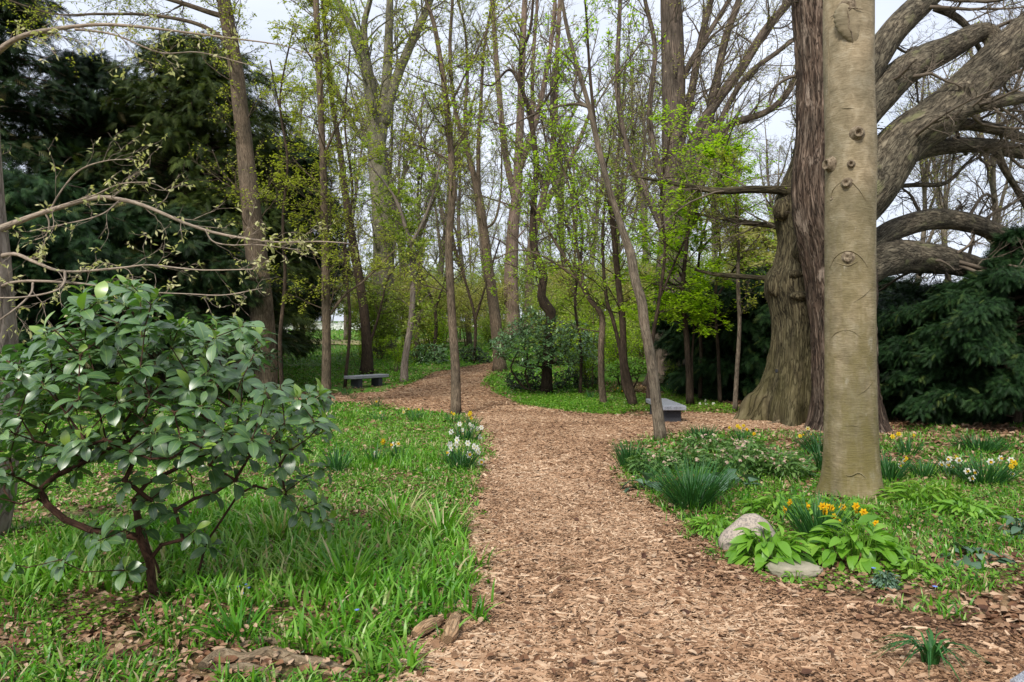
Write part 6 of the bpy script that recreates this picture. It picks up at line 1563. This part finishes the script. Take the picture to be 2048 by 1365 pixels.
# tiny blue flowers
blue = [(462, 1210), (476, 1203), (490, 1198), (483, 1218), (496, 1206), (714, 1250), (731, 1325), (1747, 1161), (1870, 1200)]
mb0 = None
for i, (a, c) in enumerate(blue):
    b = gpt(a, c); p = b + [0, 0, .07 if i < 7 else .03]
    if mb0 is None:
        mb0 = MB(); n = 6; az = np.arange(n) * pi / 3; stamp(mb0, LEAF6, np.zeros((n, 3)) + [0, 0, .06], np.stack([np.cos(az), np.sin(az), np.full(n, .4)], -1), np.array([[0, 0, 1.]] * n), .018, .014, rngf(3).random(n))
        o = mb0.build('petals', M['blue_petal']); pm = o.data; bpy.data.objects.remove(o)
        mb1 = MB(); tubes(mb1, np.array([[0, 0, -.01], [0, 0, .062]]), np.array([.0015, .001]), 4, .3); o = mb1.build('flower_stem', M['grass']); sm = o.data; bpy.data.objects.remove(o)
    where = 'cluster of tiny blue flowers in the dark litter right of the rhododendron foot' if i < 5 else ['single tiny blue flower in the lawn near the split logs', 'single tiny blue flower right of the exposed roots', 'tiny violet-blue flower at the edge of the litter right of the broad clump', 'tiny blue flower in the litter above the limp plant'][i - 5]
    t = empty('blue_flower', b, where, 'flower', 'tiny blue flowers' if i < 5 else None)
    for nm, dt in (('petals', pm), ('flower_stem', sm)):
        c_ = bpy.data.objects.new(nm, dt); COL.objects.link(c_); c_.parent = t

# stones
def stone(name, label, center, rad, seed, mat, shape, amp=.12):
    mb = MB(); U_, V_ = np.meshgrid(np.linspace(0, pi, 60), np.linspace(0, 2 * pi, 91)[:-1], indexing='ij')
    n_ = np.stack([np.sin(U_) * np.cos(V_), np.sin(U_) * np.sin(V_), np.cos(U_)], -1)
    r_ = 1 + amp * (fbm(n_ * 1.5 + seed, 4) - .5) * 2
    W_ = shape(n_ * r_[..., None]) * np.array(rad)
    i = np.arange(60 * 90).reshape(60, 90)
    mb.add(W_, np.stack([i[:-1], i[1:], np.roll(i[1:], -1, 1), np.roll(i[:-1], -1, 1)], -1), None, .5)
    o = mb.build(name, M[mat]); o.location = tuple(center); return tag(o, label, 'stone')
def hump(n):
    q = n.copy(); k = np.clip((n[..., 0] + .1), -1, 1)
    q[..., 2] = n[..., 2] * np.where(n[..., 2] > 0, np.interp(n[..., 0], [-1, -.55, -.1, .25, .6, 1], [.6, .74, 1.02, 1.1, 1.05, .8]), 1)
    return q
g = gpt(1500, 1112)
stone('boulder', 'smooth pinkish-tan rounded boulder at the path edge', (g[0] + .03, g[1] + .12, g[2] + .06), (.225, .17, .205), 4, 'boulder', hump, .05)
g = gpt(1588, 1152); g[2] += .035
stone('flat_stone', 'flat greenish-tan stone in front of the broad-leaved clumps', (g[0], g[1], g[2] + .0), (.185, .13, .06), 9, 'flatstone', lambda n: np.stack([n[..., 0], n[..., 1], np.clip(n[..., 2], -1, .72)], -1), .16)
g = gpt(1030, 777)
stone('flat_stone', 'small pale stone in the middle bed left of the crooked trunk', (g[0], g[1], g[2] + .03), (.17, .1, .08), 12, 'flatstone', lambda n: n)

# wood pieces, roots, twigs
def billet(label, p0, p1, w, seed, name='wood_piece'):
    a = gpt(*p0); b = gpt(*p1); a[2] += w * .5 + .02; b[2] += w * .5 + .02
    n = 26; C_ = catmull(np.array([a, a * .6 + b * .4 + [0, 0, .008], b]), n); t_ = np.linspace(0, 1, n)
    R_ = w * (.5 + .2 * np.sin(t_ * pi) + .12 * (fbm(np.stack([t_ * 4 + seed, t_ * 0, t_ * 0], -1), 2) - .5)) * np.interp(t_, [0, .12, .8, 1], [.75, 1, .8, .35])
    mb = MB(); tubes(mb, C_, R_, 10, .5, lambda th, s, r: np.where(np.sin(th + seed) > .3, .72, 1) + .12 * (fbm(np.stack([np.cos(th) * 2, np.sin(th) * 2, s * 14 + seed], -1), 3) - .5) * 2, cap=True)
    o = mb.build(name, M['wood'], None, a, smooth=False); return tag(o, label, 'wood')
billet('longer weathered split wood piece lying leftmost at the lawn edge', (828, 1290), (886, 1258), .062, 1)
billet('stout split wood piece standing toward the camera beside the longer one', (895, 1300), (912, 1246), .075, 5)
billet('dark long splinter lying on the chips in the middle foreground', (1110, 1152), (1168, 1138), .016, 3)
billet('long thin dark twig lying across the path beyond the white daffodils', (1020, 943), (1088, 950), .012, 8, 'twig')
def ground_root(label, pts, seed, name='exposed_root'):
    Pg = np.array([gpt(a, b) + [0, 0, c * .55 + .01] for a, b, c in pts]); Rg = np.array([c for a, b, c in pts])
    S_ = catmull(np.column_stack([Pg, Rg]), 70)
    mb = MB(); tubes(mb, S_[:, :3], S_[:, 3], 12, .5, bump_disp(.25, 14, seed, .03, 14.), cap=True)
    return mb, S_[0, :3]
mb, b = ground_root('', [(405, 1356, .026), (440, 1334, .032), (490, 1338, .025), (540, 1326, .028), (590, 1342, .026), (650, 1344, .022), (700, 1354, .012)], 1)
rt = empty('exposed_root', b, 'gnarled pale exposed tree roots at the bottom edge left of the path', 'root'); mb.build('root', M['root'], rt, b)
for k, pts in enumerate(([(430, 1368, .018), (480, 1360, .024), (520, 1364, .018), (560, 1372, .016)], [(480, 1308, .014), (520, 1298, .02), (560, 1302, .017), (600, 1312, .012)], [(650, 1290, .02), (700, 1296, .026), (735, 1300, .018)], [(740, 1268, .016), (790, 1258, .022), (835, 1262, .014)])):
    mb, b_ = ground_root('', pts, k + 3); mb.build('root', M['root'], rt, b)
mb, b = ground_root('', [(1905, 1220, .006), (1935, 1250, .008), (1965, 1262, .006), (1992, 1260, .004)], 31)
tag(mb.build('fallen_twig', M['twig_pale'], None, b), 'thin curved grey fallen twig in the litter above the limp plant', 'twig')

# stone benches
def box(mb, c, s, rz=0., bev=.012):
    c = np.array(c, float); s = np.array(s) / 2
    V, Q = [], []
    # bevelled box from 3 shifted shells
    pts = []
    for dz in (-1, 1):
        for (ix, iy) in ((-1, -1), (1, -1), (1, 1), (-1, 1)):
            pts.append([ix * (s[0] - bev), iy * (s[1] - bev), dz * s[2]])
    for dz in (-1, 1):
        for (ix, iy) in ((-1, -1), (1, -1), (1, 1), (-1, 1)):
            pts.append([ix * s[0], iy * s[1], dz * (s[2] - bev)])
    V = np.array(pts)
    Q = [[3, 2, 1, 0], [4, 5, 6, 7]]
    for k in range(4):
        j = (k + 1) % 4
        Q += [[8 + k, 8 + j, 12 + j, 12 + k], [12 + k, 12 + j, 4 + j, 4 + k], [0 + k, j, 8 + j, 8 + k]]
    cr, sr = math.cos(rz), math.sin(rz)
    V = np.stack([V[:, 0] * cr - V[:, 1] * sr, V[:, 0] * sr + V[:, 1] * cr, V[:, 2]], -1) + c
    mb.add(V, Q)
def bench(label, loc, rz, L, Wd, H, th, text=None, legx=.33, legw=.18):
    t = empty('stone_bench', loc, label, 'bench', None, rz)
    mb = MB(); box(mb, (0, 0, H - th / 2), (L, Wd, th)); mb.build('seat', M['granite'], t, smooth=False)
    for sx in (-1, 1):
        mb = MB(); box(mb, (sx * L * legx, 0, (H - th) / 2 - .03), (legw, Wd * .72, H - th + .055)); mb.build('leg', M['granite_leg_shade'], t, smooth=False)
    if text:
        c = bpy.data.curves.new('lettering', 'FONT'); c.body = text; c.size = .075; c.align_x = 'CENTER'; c.align_y = 'CENTER'; c.extrude = .001
        o = bpy.data.objects.new('lettering', c); COL.objects.link(o)
        dg = bpy.context.evaluated_depsgraph_get(); me = bpy.data.meshes.new_from_object(o.evaluated_get(dg)); bpy.data.objects.remove(o)
        me.materials.clear(); me.materials.append(M['engrave'])
        o = bpy.data.objects.new('lettering', me); COL.objects.link(o); o.parent = t
        o.location = (0, -Wd / 2 - .0015, H - th / 2); o.rotation_euler = (radians(90), 0, 0)
    return t
bench('grey granite bench on the left side path, seen at an angle', (-4.62, 22.3, float(base_z(22.3)) + .05), radians(59), 1.6, .44, .36, .10, legx=.29)
rb = bench('grey granite bench with worn engraving on its near end, behind the leaning trunk', (3.13, 14.35, 0.01), radians(90), 1.75, .45, .345, .095, legx=.36)
# worn engraved line on the near end: short illegible strokes
mb = MB(); rng = rngf(901); u = -.17
while u < .17:
    w_ = rng.uniform(.006, .016)
    if rng.random() < .85:
        hh = rng.uniform(.018, .028)
        for (x0, x1, z0, z1) in ((0, .004, 0, hh), (0, w_, hh - .004, hh), (w_ - .004, w_, 0, hh * rng.uniform(.4, 1)))[:rng.integers(1, 4)]:
            p = np.array([[-.8765, u + x0, .29 + z0], [-.8765, u + x1, .29 + z0], [-.8765, u + x1, .29 + z1], [-.8765, u + x0, .29 + z1]])
            mb.add(p, [[0, 3, 2, 1]])
    u += w_ + .007
mb.build('engraving', M['engrave'], rb, smooth=False)
bench('corner of a grey granite bench at the bottom right corner of the view', (2.405, 2.735, 0.0), radians(35), 1.0, .44, .34, .10)
mb = MB(); b = ray(1553, 742, 13.35); box(mb, b, (.05, .02, .07)); tg = mb.build('tree_label', M['engrave'], None, b, smooth=False); tag(tg, 'small dark plate fixed on the left side of the furrowed trunk', 'sign')
